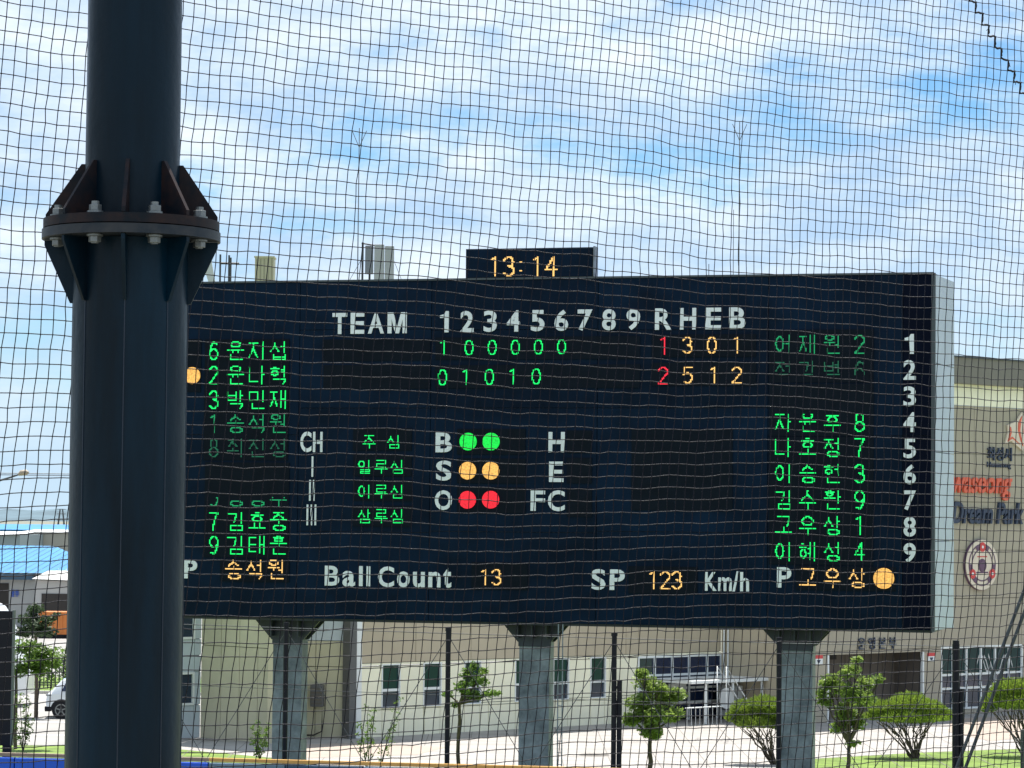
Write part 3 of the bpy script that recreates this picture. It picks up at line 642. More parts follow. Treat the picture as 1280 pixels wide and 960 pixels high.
# canopy at the glazed entrance
cn = empty('entrance_canopy', A.p((cw0 + cw1) / 2, 1.5, 0), 'flat white canopy on slim posts in front of the glazed entrance', 'canopy')
cz = A.zv(850, 846)
MB().box(A, cw0 + .6, cw1 + .3, .1, 2.4, cz - .13, cz).build('canopy_slab', whitep, cn, bevel=.02)
for s_, n_ in ((cw1 - 1.6, 2.2), (cw1 + .1, 2.2), (cw0 + 1.6, 2.2)): MB().tube([A.p(s_, n_, 0), A.p(s_, n_, cz - .16)], .06, 8).build('post', whitep, cn)
MB().box(A, cw0 + 1.2, cw1 - 2.6, .5, .56, cz - .75, cz - .22).build('hanging_panel', acm, cn)
MB().disc(A, cw1 - 2.2, cz - .75, 2.4, 2.46, .42, k=20).build('round_plate', acm, cn)
rp = empty('handrail_ramp', A.p(cw1 - 3, 2.5, 0), 'low white metal handrails at the steps under the canopy', 'handrail')
for k in range(2):
    n_ = 2.5 + .5 * k; s_ = cw1 - 2.6
    MB().tube([A.p(s_ - .2, n_, 0), A.p(s_ - .2, n_, 2.3), A.p(s_ + 1.0, n_, .95), A.p(s_ + 1.0, n_, 0)], .03, 6).build('handrail', whitep, rp)
for k in range(9): a = cw1 - 4.6 + .24 * k; MB().tube([A.p(a, 2.6, 0), A.p(a + .0, 2.6, .7)], .010, 5).build('baluster', whitep, rp)
MB().tube([A.p(cw1 - 4.7, 2.6, .72), A.p(cw1 - 2.5, 2.6, .72)], .025, 6).build('top_bar', whitep, rp)
# air conditioners and pipes
def ac(fr, a, n, w_, h, z, label, m1):
    t = empty('air_conditioner', fr.p(a + w_ / 2, n, z), label, 'air conditioner', None)
    MB().box(fr, a, a + w_, n, n + .35, z, z + h).build('casing', m1, t, bevel=.02)
    MB().ring(fr, a + w_ * .36, z + h * .5, n + .35, n + .375, h * .18, h * .30, k=18).build('fan_guard', acd, t)
    MB().disc(fr, a + w_ * .36, z + h * .5, n + .352, n + .36, h * .17, k=14).build('fan', dark, t)
    for q in (.1, .9): MB().box(fr, a + w_ * q - .03, a + w_ * q + .03, n, n + .3, z - .12, z).build('foot', acd, t)
ca = Cw.su(908, 890)
ac(Cw, ca, .25, Cw.su(933, 890) - ca, 1.28, .12, 'white air conditioner unit on the paving beside the glazed entrance', acm)
t = empty('wall_pipes', Cw.p(ca, .1, 0), 'thin white pipes running down the wall beside the glazed entrance', 'pipe')
for u in (906.5, 911.5): a = Cw.su(u, 850); MB().tube([Cw.p(a, .1, 1.4), Cw.p(a, .1, 6.0 if u < 909 else 5.0)], .035, 6).build('pipe', whitep, t)
MB().box(Cw, ca - .2, ca + .5, .02, .2, 6.0, 6.6).build('junction_box', acd, t)
ea_ = Ew.su(390, 870)
t = empty('wall_unit', Ew.p(ea_ + .3, .3, 1.1), 'grey unit hung on the shaded wall left of the dark pipe', 'air conditioner')
MB().box(Ew, ea_, ea_ + .48, .05, .4, 1.15, 1.95).build('casing', acd, t, bevel=.02)
for q in range(5): MB().box(Ew, ea_ + .04, ea_ + .44, .4, .415, 1.25 + q * .13, 1.31 + q * .13).build('louvre', joint, t)
MB().tube([Ew.p(ea_ + .42, .2, 1.15), Ew.p(ea_ + .42, .2, .25), Ew.p(ea_ + .1, .2, .1), Ew.p(ea_ - .4, .2, .1)], .03, 6).build('pipe', dark, t)

# ---------------------------------------------------------------- things on the roof, seen above the board
ZR = 13.755
def mast(u, vt, y, r, label, group=None, tines=True, guys=True, name='lightning_rod', cat='lightning rod', m=mat('faint_mast_grey', (.16, .17, .20), .6)):
    p = at(u, 340, y); top = at(u, vt, y).z
    t = empty(name, (p.x, y, ZR), label, cat, group)
    MB().tube([(p.x, y, ZR), (p.x, y, top)], [r, r * .6], 6).build('mast', m, t)
    if tines:
        for dx in (-.28, .28): MB().tube([(p.x, y, top - .75), (p.x + dx, y, top - .1)], r * .5, 5).build('tine', m, t)
    if guys:
        for dx in (-1.6, 1.6): MB().tube([(p.x, y, top - (top - ZR) * .45), (p.x + dx, y + .5, ZR)], .012, 4).build('guy_wire', m, t)
    return t
mast(447, 160, 107, .03, 'tall thin lightning rod rising left of the scoreboard clock', tines=True, guys=False)
mast(923.5, 152, 109, .03, 'tall thin lightning rod rising right of the scoreboard clock', tines=True, guys=False)
mast(916.5, 262, 109, .022, 'short bare rod close beside the taller right lightning rod', tines=False, guys=False)
mast(886, 330, 109, .028, 'very short spike barely showing above the board, right of clock', tines=False, guys=False)
def roofbox(u0, u1, vt, y, dep, name, label, cat, m, ribs=0, parent=None):
    a, b = at(u0, 340, y), at(u1, 340, y); top = at(u0, vt, y).z
    if parent is None: o = empty(name, ((a.x + b.x) / 2, y, ZR), label, cat)
    MB().box(WORLD, a.x, b.x, -y - dep, -y, ZR, top).build('body', m, o)
    for k in range(ribs):
        x = a.x + (b.x - a.x) * (k + .5) / ribs; MB().box(WORLD, x - .025, x + .025, -y, -y + .03, ZR, top - .05).build('rib', mat('tank_rib', (.30, .28, .19), .7), o)
    MB().box(WORLD, a.x - .03, b.x + .03, -y - dep - .02, -y + .05, top, top + .06).build('lid', edge if not ribs else m, o)
    return o
roofbox(318.5, 342, 322, 106, .8, 'roof_tank', 'pale yellow ribbed box on the roof just right of the pole flange', 'tank', mat('pale_yellow_metal', (.50, .47, .32), .6, 0, var=.05), 5)
am = empty('cell_antenna_mast', (at(473, 340, 107).x, 107, ZR), 'grey roof mast carrying three upright antenna panels', 'antenna')
agm = mat('antenna_grey_plastic', (.36, .37, .38), .6, 0, var=.05)
for u0, u1, vt, vb, m in ((457, 466.5, 307.5, 343, mat('antenna_dark', (.18, .19, .22), .6)), (468.3, 480, 306, 356, agm), (481.5, 492.3, 308, 356, agm)):
    a, b = at(u0, vt, 107), at(u1, vb, 107); MB().box(WORLD, a.x, b.x, -107, -106.75, b.z, a.z).build('antenna_panel', m, am, bevel=.02)
for u in (453.5, 462, 474, 487): p = at(u, 303 if u < 455 else 340, 107.1); MB().tube([(p.x, 107.1, ZR), (p.x, 107.1, p.z)], .045, 6).build('mast_tube', wire, am)
a, b = at(452, 304, 107.15), at(470, 307, 107.15); MB().tube([a, b], .03, 6).build('cross_arm', wire, am)
p, q = at(453, 322, 107.1), at(436, 352, 107.1); MB().tube([p, q], .012, 4).build('guy_wire', wire, am)
p, q = at(492, 325, 107.1), at(502, 350, 107.1); MB().tube([p, q], .012, 4).build('guy_wire', wire, am)
ra = empty('roof_aerial', (at(282, 340, 106).x, 106, ZR), 'thin roof aerial posts with a short cross bar beside the pole flange', 'antenna')
for u, vt in ((275.5, 318), (286.5, 319), (288.5, 322)): p = at(u, vt, 106); MB().tube([(p.x, 106, ZR), (p.x, 106, p.z)], .04, 6).build('post', wire, ra)
a, b = at(276, 329, 106), at(299, 329.5, 106); MB().tube([a, b], .045, 6).build('cross_bar', wire, ra)
rd = empty('tilted_roof_panel', (at(262, 340, 106).x, 106, ZR), 'pale tilted panel on the roof half hidden by the pole flange', 'panel')
a, b, c, d = at(250, 318, 106), at(263, 320, 106), at(270, 358, 106), at(262, 358, 106)
MB().prism([a, b, c, d], Vector((0, .12, 0))).build('panel', mat('pale_panel', (.5, .52, .5), .6), rd)
MB().tube([(c.x, 106.05, ZR), c + Vector((0, .05, 0))], .04, 6).build('leg', wire, rd)

# ---------------------------------------------------------------- trees and shrubs
def leaves(b, c, rad, n, size, rnd, flat=1.0, shell=.5, lumps=None):
    for _ in range(n):
        d = Vector((rnd.gauss(0, 1), rnd.gauss(0, 1), rnd.gauss(0, 1))).normalized(); r = rnd.random() ** shell
        p = c + Vector((d.x * rad.x, d.y * rad.y, d.z * rad.z)) * r
        s = size * rnd.uniform(.6, 1.35)
        x = Vector((rnd.gauss(0, 1), rnd.gauss(0, 1), rnd.gauss(0, .6))).normalized(); y = x.cross(Vector((rnd.gauss(0, 1), rnd.gauss(0, 1), rnd.gauss(0, 1)))).normalized()
        b.q([p - x * s, p + y * s * .42, p + x * s, p - y * s * .42])
def limb(b, p, q, r0, r1, rnd, wob=.06, n=5):
    pts = [p.lerp(q, k / n) + Vector((rnd.uniform(-1, 1), rnd.uniform(-1, 1), rnd.uniform(-.4, .4))) * (wob if 0 < k < n else 0) for k in range(n + 1)]
    b.tube(pts, [r0 + (r1 - r0) * k / n for k in range(n + 1)], 6)
def round_tree(ub, y, clumps, rt, label, seed, lf=leafA, leafsize=.075, dens=1.0, name='broadleaf_tree', group=None, base_z=0, dep=None):
    """clumps: (u, v, ru, rv) pixel blobs of crown at distance y, spread in depth"""
    rnd = random.Random(seed); base = Vector((at(ub, 900, y).x, y, base_z)); t = empty(name, base, label, 'tree', group)
    k = y / F; tr = MB(); lv = MB()
    vmax = max(c[1] for c in clumps); fork = at(ub, vmax, y); fork.y = y
    limb(tr, base, fork, rt, rt * .7, rnd, .03)
    for (u, v, ru, rv) in clumps:
        c = at(u, v, y); dy = rnd.uniform(-.45, .45) * (ru * k + .3); c.y += dy
        limb(tr, fork, c, rt * .55, rt * .15, rnd, .05)
        rad = Vector((ru * k, ru * k * rnd.uniform(.8, 1.1), rv * k))
        for j in range(3):
            c2 = c + Vector((rnd.uniform(-.6, .6) * rad.x, rnd.uniform(-.6, .6) * rad.y, rnd.uniform(-.6, .6) * rad.z)); limb(tr, c.lerp(fork, .3), c2, rt * .2, rt * .07, rnd, .03, 3)
            leaves(lv, c2, rad * .6, int(55 * dens * (ru * rv / 100) ** .8), leafsize, rnd)
        leaves(lv, c, rad, int(150 * dens * (ru * rv / 100) ** .8), leafsize, rnd, shell=.45)
    tr.build('trunk', bark, t); lv.build('crown', lf, t); return t
round_tree(574, 85, [(586, 842, 11, 7), (598, 852, 14, 8), (578, 858, 12, 8), (612, 866, 12, 5), (590, 870, 14, 7), (604, 840, 7, 5), (560, 868, 8, 4), (568, 880, 6, 4), (592, 833, 6, 5), (622, 866, 5, 3)], .075, 'slender young tree right of the first black fence post in the middle', 3, dens=.6)
round_tree(813, 88, [(806, 852, 17, 12), (830, 872, 20, 13), (798, 878, 18, 13), (846, 868, 14, 9), (818, 892, 26, 13), (790, 895, 13, 10), (845, 893, 13, 10), (812, 910, 16, 10), (802, 840, 9, 6), (822, 858, 12, 8), (818, 920, 9, 6)], .095, 'bushy round headed tree left of the glazed entrance canopy', 4, dens=1.15, lf=leafD)
round_tree(1061, 86, [(1062, 838, 16, 9), (1040, 852, 16, 10), (1084, 852, 16, 9), (1055, 862, 20, 12), (1030, 872, 11, 12), (1078, 872, 18, 12), (1060, 890, 20, 14), (1050, 910, 13, 10), (1072, 905, 13, 9), (1098, 848, 7, 6), (1070, 824, 7, 4), (1066, 930, 10, 4), (1034, 856, 10, 8)], .08, 'leafy yellow green tree standing in front of the dark entrance opening', 5, dens=.62, lf=leafD, leafsize=.085)
round_tree(20, 97, [(30, 808, 16, 11), (52, 814, 15, 11), (38, 826, 20, 11), (62, 828, 14, 8), (25, 838, 12, 9), (48, 840, 16, 7)], .07, 'green tree beside the black screen at the far left', 6, dens=1.0)
round_tree(45, 112, [(45, 762, 11, 9), (35, 774, 15, 9), (55, 776, 15, 8), (44, 788, 20, 9), (60, 790, 14, 6), (28, 790, 10, 7), (72, 768, 5, 3)], .09, 'dark green conifer in front of the orange truck', 8, lf=leafC, dens=1.1, leafsize=.09, name='conifer_tree')
def sapling(us_, y, label, seed, dens=1.0, ms=2.2):
    rnd = random.Random(seed); b0 = at(us_[0][0], us_[0][1], y); base = Vector((b0.x, y, 0)); t = empty('sapling', base, label, 'sapling', None); tr = MB(); lv = MB()
    for (ua, va, ub_, vb) in us_:
        p = at(ua, va, y); p.y = y; q = at(ub_, vb, y) ; q.y = y + rnd.uniform(-.2, .2); g0 = Vector((p.x, y, 0)) if p.z < .9 else p
        limb(tr, g0, q, .022, .008, rnd, .04, 6)
        for j in range(11):
            f = .25 + .75 * j / 10; c = g0.lerp(q, f) + Vector((rnd.uniform(-1, 1) * .16, rnd.uniform(-1, 1) * .16, rnd.uniform(-.06, .06)))
            leaves(lv, c, Vector((.11, .11, .10)), int(9 * dens), .055, rnd)
    tr.build('stem', bark, t); lv.build('foliage', leafA, t)
sapling([(325, 945, 322, 905), (325, 945, 333, 908), (325, 945, 316, 912)], 93, 'small leafy sapling growing left of the first grey column', 11, 2.2)
sapling([(458, 955, 461, 882), (458, 955, 450, 905), (458, 955, 467, 890)], 90, 'thin upright sapling, left one of the two before the cream wall', 12, 1.0)
sapling([(475, 955, 499, 872), (475, 955, 490, 900)], 90, 'thin leaning sapling, right one of the two before the cream wall', 13, 1.0)
sapling([(29, 934, 26, 866), (29, 934, 38, 872), (29, 934, 18, 900), (29, 934, 36, 900)], 96, 'sparse sapling on the grass beside the black screen', 14, 1.3)
def topiary(ub, vb, crown, label, seed, stems=9, spread=30):
    rnd = random.Random(seed); g0 = gr(ub, vb); y = g0.y; k = y / F
    t = empty('cloud_pruned_pine', (g0.x, g0.y, 0), label, 'pine', 'pruned pines on the plaza edge'); tr = MB(); lv = MB()
    vlow = max(c[1] + c[3] for c in crown)
    for j in range(stems):
        f = -1 + 2 * (j + .5) / stems; u = sum(c[0] for c in crown) / len(crown) + f * spread; q = at(u, vlow - 6 + 4 * abs(f), y); q.y = y + rnd.uniform(-.7, .7)
        mid = g0.lerp(q, .42) + Vector((f * -.04, 0, -.02)); b0 = g0 + Vector((f * .10, rnd.uniform(-.1, .1), 0))
        limb(tr, b0, mid, .042, .028, rnd, .04, 4); limb(tr, mid, q, .028, .016, rnd, .07, 5)
        for _ in range(2):
            q2 = q + Vector((rnd.uniform(-.35, .35), rnd.uniform(-.4, .4), rnd.uniform(-.05, .2))); limb(tr, mid.lerp(q, rnd.uniform(.2, .6)), q2, .018, .010, rnd, .05, 3)
    for (u, v, ru, rv) in crown:
        c = at(u, v + 1, y); rx = ru * k * 1.05; rz = rv * k * 1.22
        for d2 in (-.55, 0, .55):
            cc_ = c + Vector((0, d2 * rx, rnd.uniform(-.05, .05)))
            n = int(48 * ru * rv / 10)
            for _ in range(n):                      # needle tufts pointing up and outwards from a cushion
                a = rnd.uniform(0, 2 * math.pi); r = math.sqrt(rnd.random()); h = rnd.uniform(-.45, 1) * math.sqrt(max(0, 1 - r * r))
                p = cc_ + Vector((rx * r * math.cos(a), rx * .7 * r * math.sin(a), rz * h)) * rnd.uniform(.85, 1.05) if False else cc_ + Vector((rx * r * math.cos(a), rx * .7 * r * math.sin(a), rz * h))
                o = Vector((math.cos(a) * r, math.sin(a) * r, .55 + h)).normalized(); o = (o + Vector((rnd.gauss(0, .35), rnd.gauss(0, .35), rnd.gauss(0, .25)))).normalized()
                s = rnd.uniform(.05, .13); w_ = o.cross(Vector((rnd.gauss(0, 1), rnd.gauss(0, 1), 0.01))).normalized() * .022
                lv.q([p - w_, p + w_, p + o * s])
    tr.build('trunk', bark, t); lv.build('crown', leafB, t)
topiary(968, 956, [(930, 885, 15, 9), (955, 880, 18, 9), (918, 898, 10, 9), (942, 902, 22, 10), (965, 893, 16, 13), (975, 905, 14, 10)], 'lime green cloud pruned pine left of the third scoreboard column', 21, spread=20)
topiary(1143, 948, [(1137, 880, 24, 12), (1160, 886, 18, 10), (1118, 886, 16, 9), (1100, 884, 14, 8), (1092, 896, 11, 7), (1178, 895, 11, 9), (1130, 897, 30, 9), (1155, 898, 26, 8)], 'flat topped pruned pine alone on the lawn right of centre column', 22, stems=13, spread=38)
topiary(1283, 946, [(1262, 862, 20, 12), (1286, 860, 22, 12), (1246, 876, 16, 10), (1270, 880, 28, 12), (1236, 886, 9, 7), (1300, 880, 20, 12)], 'pruned pine at the right edge, partly outside the picture', 23, spread=24)

# ---------------------------------------------------------------- blank tall fence posts with wires
PF = [(358, 782, 57.5), (560.5, 789, 57), (768, 795, 56.5), (974, 801, 56.2), (1195, 805, 56)]
pp = []
for k, (u, vt, y) in enumerate(PF):
    p = at(u, vt, y); pp.append(p)
    where = ('in front of the first grey column', 'behind the slender young tree', 'left of the bushy round tree', 'against the third grey column', 'right of the big pruned pine')[k]
    t = empty('fence_post', (p.x, p.y, 0), 'tall black steel fence post ' + where, 'post', 'black posts of the outfield fence')
    MB().tube([(p.x, p.y, 0), p], .055 if k != 4 else .075, 8).build('post', blackp, t)
    MB().tube([p, p + Vector((0, 0, .07))], .068, 8).build('cap', blackp, t)
    if k in (2, 4):
        q = at(u + 6.5, 850 if k == 2 else 861, y); MB().tube([(q.x, q.y, 0), q], .055, 8).build('side_post', blackp, t)
        for z in (q.z - .15, q.z * .5): MB().tube([(p.x, p.y, z), (q.x, q.y, z)], .03, 6).build('clamp', blackp, t)
ext = [pp[0] * 2 - pp[1]] + pp + [pp[4] * 2 - pp[3]]
wf = empty('fence_wires', (pp[2].x, pp[2].y, 0), 'thin grey bracing wires crossing between the black fence posts', 'wire')
for a, b in zip(ext, ext[1:]):
    for p, q in ((a + Vector((0, .08, -.1)), Vector((b.x, b.y + .08, .3))), (b + Vector((0, .1, -.1)), Vector((a.x, a.y + .1, .3))), (a + Vector((0, .06, -.05)), b + Vector((0, .06, -.05)))):
        MB().tube([p, q], .008, 5, caps=False).build('wire', wire, wf)
    q0 = Vector((a.x, a.y + .06, a.z - 1.3)); q1_ = Vector((b.x, b.y + .06, b.z - 1.3)); MB().tube([q0, q1_], .007, 4, caps=False).build('wire', wire, wf)
for (ua, va, ub_, vb, lb) in ((1290, 712, 1195, 962, 'long dark sloping steel brace, the left of the pair at lower right'), (1290, 740, 1206, 962, 'long dark sloping steel brace, the right of the pair at lower right')):
    p, q = at(ua, va, 54), at(ub_, vb, 54); d = (q - p).normalized(); q = q + d * (-q.z / d.z); p = p - d * 3
    MB().tube([p, q], .034, 8).build('steel_brace', mat('dark_grey_steel', (.04, .05, .055), .45, .3), None, lb, 'brace', 'sloping steel braces')
p = at(1279, 912, 70); MB().tube([(p.x, 70, 0), p], .07, 8).build('short_post', wire, None, 'short grey post at the right edge below the cropped pine', 'post')
# outfield fence: pads with a rail on top
o0, o1 = at(-60, 943.5, 57), at(700, 963, 54.5)
OF = Frame(o0[:2], o1[:2]); zpad = o0.z
ofe = empty('outfield_fence', OF.p(OF.len * .4, 0, 0), 'padded outfield fence, bright blue at left then grey and navy', 'fence')
ztp = min(o0.z, o1.z)
def zr_(s_): return o0.z + (o1.z - o0.z) * s_ / OF.len
sb = [OF.su(u, 950) for u in (-60, 20, 100, 181, 262, 358, 455, 552, 650)] + [OF.su(650, 950) + 1.55 * k for k in range(1, 9)]
for k, (a, b) in enumerate(zip(sb, sb[1:])):
    m = padb if k < 4 else (padg if k % 2 == 0 else padn)
    MB().prism([OF.p(a + .01, .1, 0), OF.p(b - .01, .1, 0), OF.p(b - .01, .1, zr_(b) - .02), OF.p(a + .01, .1, zr_(a) - .02)], OF.n * -.2).build('pad', m, ofe, bevel=.02)
    m2 = rail if k >= 4 else mat('brown_top_rail', (.22, .16, .12), .6)
    MB().prism([OF.p(a, .05, zr_(a) - .0), OF.p(b, .05, zr_(b)), OF.p(b, .05, zr_(b) + .07), OF.p(a, .05, zr_(a) + .07)], OF.n * -.12).build('top_rail', m2, ofe)
# black screen at far left
p0_, p1_ = at(-40, 764, 58), at(18, 764, 58)
bs = empty('black_screen', ((p0_.x + p1_.x) / 2, 58, 0), 'tall black screen panel standing behind the blue fence at far left', 'screen')
zt0 = p1_.z; zb0 = at(10, 932, 58).z
MB().box(WORLD, p0_.x, p1_.x - .04, -58.15, -58, zb0, zt0).build('screen_panel', blackp, bs)
MB().box(WORLD, p1_.x - .035, p1_.x, -58.16, -57.98, zb0, zt0 + .02).build('edge_trim', mat('grey_green_trim', (.10, .12, .11), .6), bs)
MB().box(WORLD, p1_.x - .2, p1_.x - .02, -58.1, -58.02, 0, zb0).build('leg', blackp, bs); MB().box(WORLD, p0_.x, p0_.x + .2, -58.1, -58.02, 0, zb0).build('leg', blackp, bs)

# ---------------------------------------------------------------- far left background
bluer = mat('blue_metal_roof', (.03, .19, .40), .6, 0, var=.1, vscale=.15)
tanw = mat('pale_grey_shed_wall', (.42, .42, .40), .8, 0, var=.05, vscale=.1)
wh = empty('blue_roof_warehouse', (at(30, 760, 205).x, 205, 0), 'long low warehouse with bright blue metal roof left of the pole', 'warehouse')
y0 = 205
xr = at(150, 700, y0).x; xl = at(-120, 700, y0).x; ze = at(40, 716, y0).z; zrg = at(40, 682, y0 + 22).z; xk = at(70, 684, y0 + 22).x
nst = 26
for k in range(nst):
    a = xl + (xr - xl) * k / nst; b = xl + (xr - xl) * (k + 1) / nst
    def ridge(x): return 1 if x < xk else max(.06, 1 - (x - xk) / (xr - xk))
    ta, tb = ridge(a), ridge(b)
    MB().q([(a, y0 - .6, ze), (b - .06, y0 - .6, ze), (b - .06, y0 - .6 + 22 * tb, ze + (zrg - ze) * tb), (a, y0 - .6 + 22 * ta, ze + (zrg - ze) * ta)]).build('roof_sheet', bluer, wh)
MB().box(WORLD, xl, xr, -y0 - 20, -y0, 0, ze - .05).build('wall', tanw, wh)
MB().box(WORLD, xl, at(44, 700, y0).x, -y0, -y0 + .8, ze - .5, ze - .1).build('gutter', mat('dark_blue_gutter', (.04, .09, .14), .6), wh)
MB().box(WORLD, xl, at(11, 740, y0).x, -y0, -y0 + .06, 0, at(5, 729, y0).z).build('dark_opening', dark, wh)
word(WORLD.shift(-(y0 - .02)) if False else Frame((0, y0 - .05), (1, y0 - .05)), '물류', 13.5, 737, 24, 746, mat('blue_sign_letters', (.03, .10, .45), .6), wh, off=.02, th=.03, n=.02)
an = empty('grey_annex', (at(70, 760, 198).x, 198, 0), 'pale grey pitched annex beside the blue roof warehouse', 'shed')
a1_, a2_, a3_ = at(45, 718, 198), at(88, 708, 198), at(84, 735, 198)
MB().prism([(a1_.x, 198, 0), (a2_.x + 3, 198, 0), (a2_.x + 3, 198, at(88, 728, 198).z), (a1_.x, 198, a1_.z - .4)], Vector((0, 6.5, 0))).build('wall', tanw, an)
MB().q([(a1_.x - .2, 197.5, a1_.z - .3), (a2_.x + 3.2, 197.5, at(88, 727, 198).z), (a2_.x + 3.2, 204.4, at(88, 712, 204.5).z), (a1_.x - .2, 204.4, a1_.z + .15)]).build('roof', mat('pale_roof', (.5, .5, .48), .7), an)
MB().box(WORLD, at(52, 750, 198).x, at(100, 750, 198).x, -198, -197.94, .2, at(60, 742, 198).z).build('dark_opening', dark, an)
def shed(u0, u1, vt, vr, y, m, mr, label, name='far_warehouse', vb=700):
    a, b = at(u0, vt, y), at(u1, vt, y); t = empty(name, ((a.x + b.x) / 2, y, 0), label, 'warehouse')
    MB().box(WORLD, a.x, b.x, -y - 30, -y, 0, a.z).build('wall', m, t)
    zr2 = at(u0, vr, y + 14).z
    MB().q([(a.x, y - .5, a.z + .02), (b.x, y - .5, a.z + .02), (b.x, y + 14, zr2), (a.x, y + 14, zr2)]).build('roof', mr, t)
beig = mat('beige_shed_wall', (.40, .38, .33), .8, 0, var=.05, vscale=.05)
whr = mat('pale_shed_roof', (.55, .57, .58), .6)
shed(24, 240, 665, 661.5, 420, beig, whr, 'broad beige warehouse beyond the blue roof')
shed(-160, 25, 667, 662.5, 400, mat('grey_green_shed_wall', (.25, .30, .31), .8), whr, 'grey green warehouse with white roof beyond the blue roof, far left')
shed(-300, 400, 659, 652.0, 700, bluer, bluer, 'very distant blue roofed factory on the horizon')
# hills on the horizon
b = MB(); pts = []
for k in range(121):
    x = -2600 + k * 50; h = 14 + 14 * max(0, noise.noise(Vector((k * .13, 2, 0)))) + 14 * noise.noise(Vector((k * .5, 7, 0))); pts.append((x, h))
for (xa, ha), (xb, hb) in zip(pts, pts[1:]):
    b.q([(xa, 5000, -2), (xb, 5000, -2), (xb, 5300, hb), (xa, 5300, ha)]); b.q([(xa, 5300, ha), (xb, 5300, hb), (xb, 5900, -2), (xa, 5900, -2)])
b.build('hills', mat('hazed_hill_woodland', (.09, .14, .17), .95, 0, var=.2, vscale=.01), kind='structure')  # distance haze put into the woodland's base colour as a blue shift
# transmission tower
ty = 900; tx = at(76.5, 650, ty).x; tt = empty('lattice_pylon', (tx, ty, 0), 'tiny distant lattice pylon on the skyline beside the pole', 'pylon')
for sx in (-1, 1):
    for sy in (-1, 1): MB().tube([(tx + 1.6 * sx, ty + 1.6 * sy, 0), (tx + .4 * sx, ty + .4 * sy, at(76, 637, ty).z)], .18, 4).build('leg', wire, tt)
for z in (3, 5, 7, 9, 10.5): MB().tube([(tx - 1.4, ty, z), (tx + 1.4, ty, z)], .12, 4).build('cross_bar', wire, tt)
# power lines and street lamp
for v, lb in ((590.5, 'upper pale power line crossing the sky left of the pole'), (592.6, 'lower pale power line crossing the sky left of the pole')):
    a = at(-400, v - 6, 190); c = at(700, v + 1, 230)
    MB().tube([a.lerp(c, k / 10) + Vector((0, 0, -.3 * math.sin(math.pi * k / 10))) for k in range(11)], .05, 4).build('power_line', mat('pale_cable', (.30, .33, .35), .6), None, lb, 'cable', 'power lines')
lp = at(-40, 640, 130); st_ = empty('street_lamp', (lp.x, 130, 0), 'street lamp arm reaching in from the left edge against the sky', 'street lamp')
MB().tube([(lp.x, 130, 0), (lp.x, 130, at(-40, 606, 130).z), at(-25, 606, 130), at(-5, 602, 130), at(12, 597, 130), at(24, 593, 130)], [.09, .06, .05, .05, .045, .04], 8).build('pole_and_arm', wire, st_)
a = at(23, 593.5, 130); c = at(36, 591, 130)
MB().tube([a, a.lerp(c, .25) + Vector((0, 0, .06)), a.lerp(c, .75) + Vector((0, 0, .05)), c], [.06, .13, .13, .05], 10).build('lamp_head', mat('lamp_head_metal', (.33, .27, .20), .6), st_)
# railing behind the car park
rl = empty('park_railing', (at(40, 850, 131).x, 131, 0), 'dark upright bar railing along the grass beyond the car park', 'railing')
xa, xb = at(-60, 850, 131).x, at(160, 850, 131).x; n = 46
for k in range(n): x = xa + (xb - xa) * k / n; MB().box(WORLD, x - .025, x + .025, -131.05, -131, 0, 1.35).build('bar', wire, rl)
for z in (.15, 1.3): MB().box(WORLD, xa, xb, -130.98, -130.94, z, z + .06).build('rail', wire, rl)
rnd = random.Random(5); hb = MB()
for k in range(60): leaves(hb, Vector((xa + (xb - xa) * k / 60, 136 + rnd.uniform(-.6, .6), rnd.uniform(.3, 1.3))), Vector((.5, .6, .5)), 70, .11, rnd)
hb.build('hedge', leafA, None, 'low green hedge behind the dark railing', 'hedge')
# orange truck body
ot = empty('orange_truck', (at(90, 795, 185).x, 185, 0), 'orange truck body parked in front of the grey annex', 'truck')
orm = mat('orange_truck_paint', (.55, .17, .03), .5, 0, var=.06, vscale=1)
ax, bx = at(48, 780, 185).x, at(140, 780, 185).x; za, zb_ = at(60, 793, 185).z, at(60, 765, 185).z
MB().box(WORLD, ax, bx, -187.2, -185, za, zb_).build('cargo_body', orm, ot)
for k in range(8): x = ax + (bx - ax) * (k + .5) / 8; MB().box(WORLD, x - .05, x + .05, -185, -184.93, za + .1, zb_ - .1).build('rib', orm, ot)
MB().box(WORLD, ax - .1, bx + .1, -187.1, -185.1, za - .22, za).build('chassis', blackp, ot)
for f in (.15, .28, .8): MB().disc(Frame((ax, 185.3), (bx, 185.3)), (bx - ax) * f, .5, -.0, .25, .5, k=18).build('wheel', blackp, ot)
MB().box(WORLD, bx, bx + 1.9, -187.1, -185.1, .6, 3.0).build('cab', orm, ot, bevel=.15)
# white van (rounded roof) behind the black screen
wv = empty('white_van', (at(0, 770, 118).x, 118, 0), 'white high roofed van behind the black screen at far left', 'van')
vx = at(26, 770, 118).x; zt1 = at(5, 748, 118).z
prof = [(vx + .3, .5), (vx + .3, 1.3), (vx - .1, 2.1), (vx - .6, zt1 - 1.0), (vx - 1.0, zt1 - .35), (vx - 1.8, zt1), (vx - 5.5, zt1), (vx - 5.7, zt1 - .2), (vx - 5.7, .5)]
MB().prism([Vector((x, 118, z)) for x, z in prof], Vector((0, 2, 0))).build('body', mat('white_van_paint', (.78, .79, .8), .3, coat=.5), wv, bevel=.08)
WF = Frame((vx - 5.7, 118), (vx, 118))
MB().prism([WF.p(5.7 - .15 - x, .012, z) for x, z in ((0.1, 1.95), (1.1, 1.95), (1.1, zt1 - 1.0), (.6, zt1 - 1.0))], WF.n * -.01).build('side_window', glass2, wv)
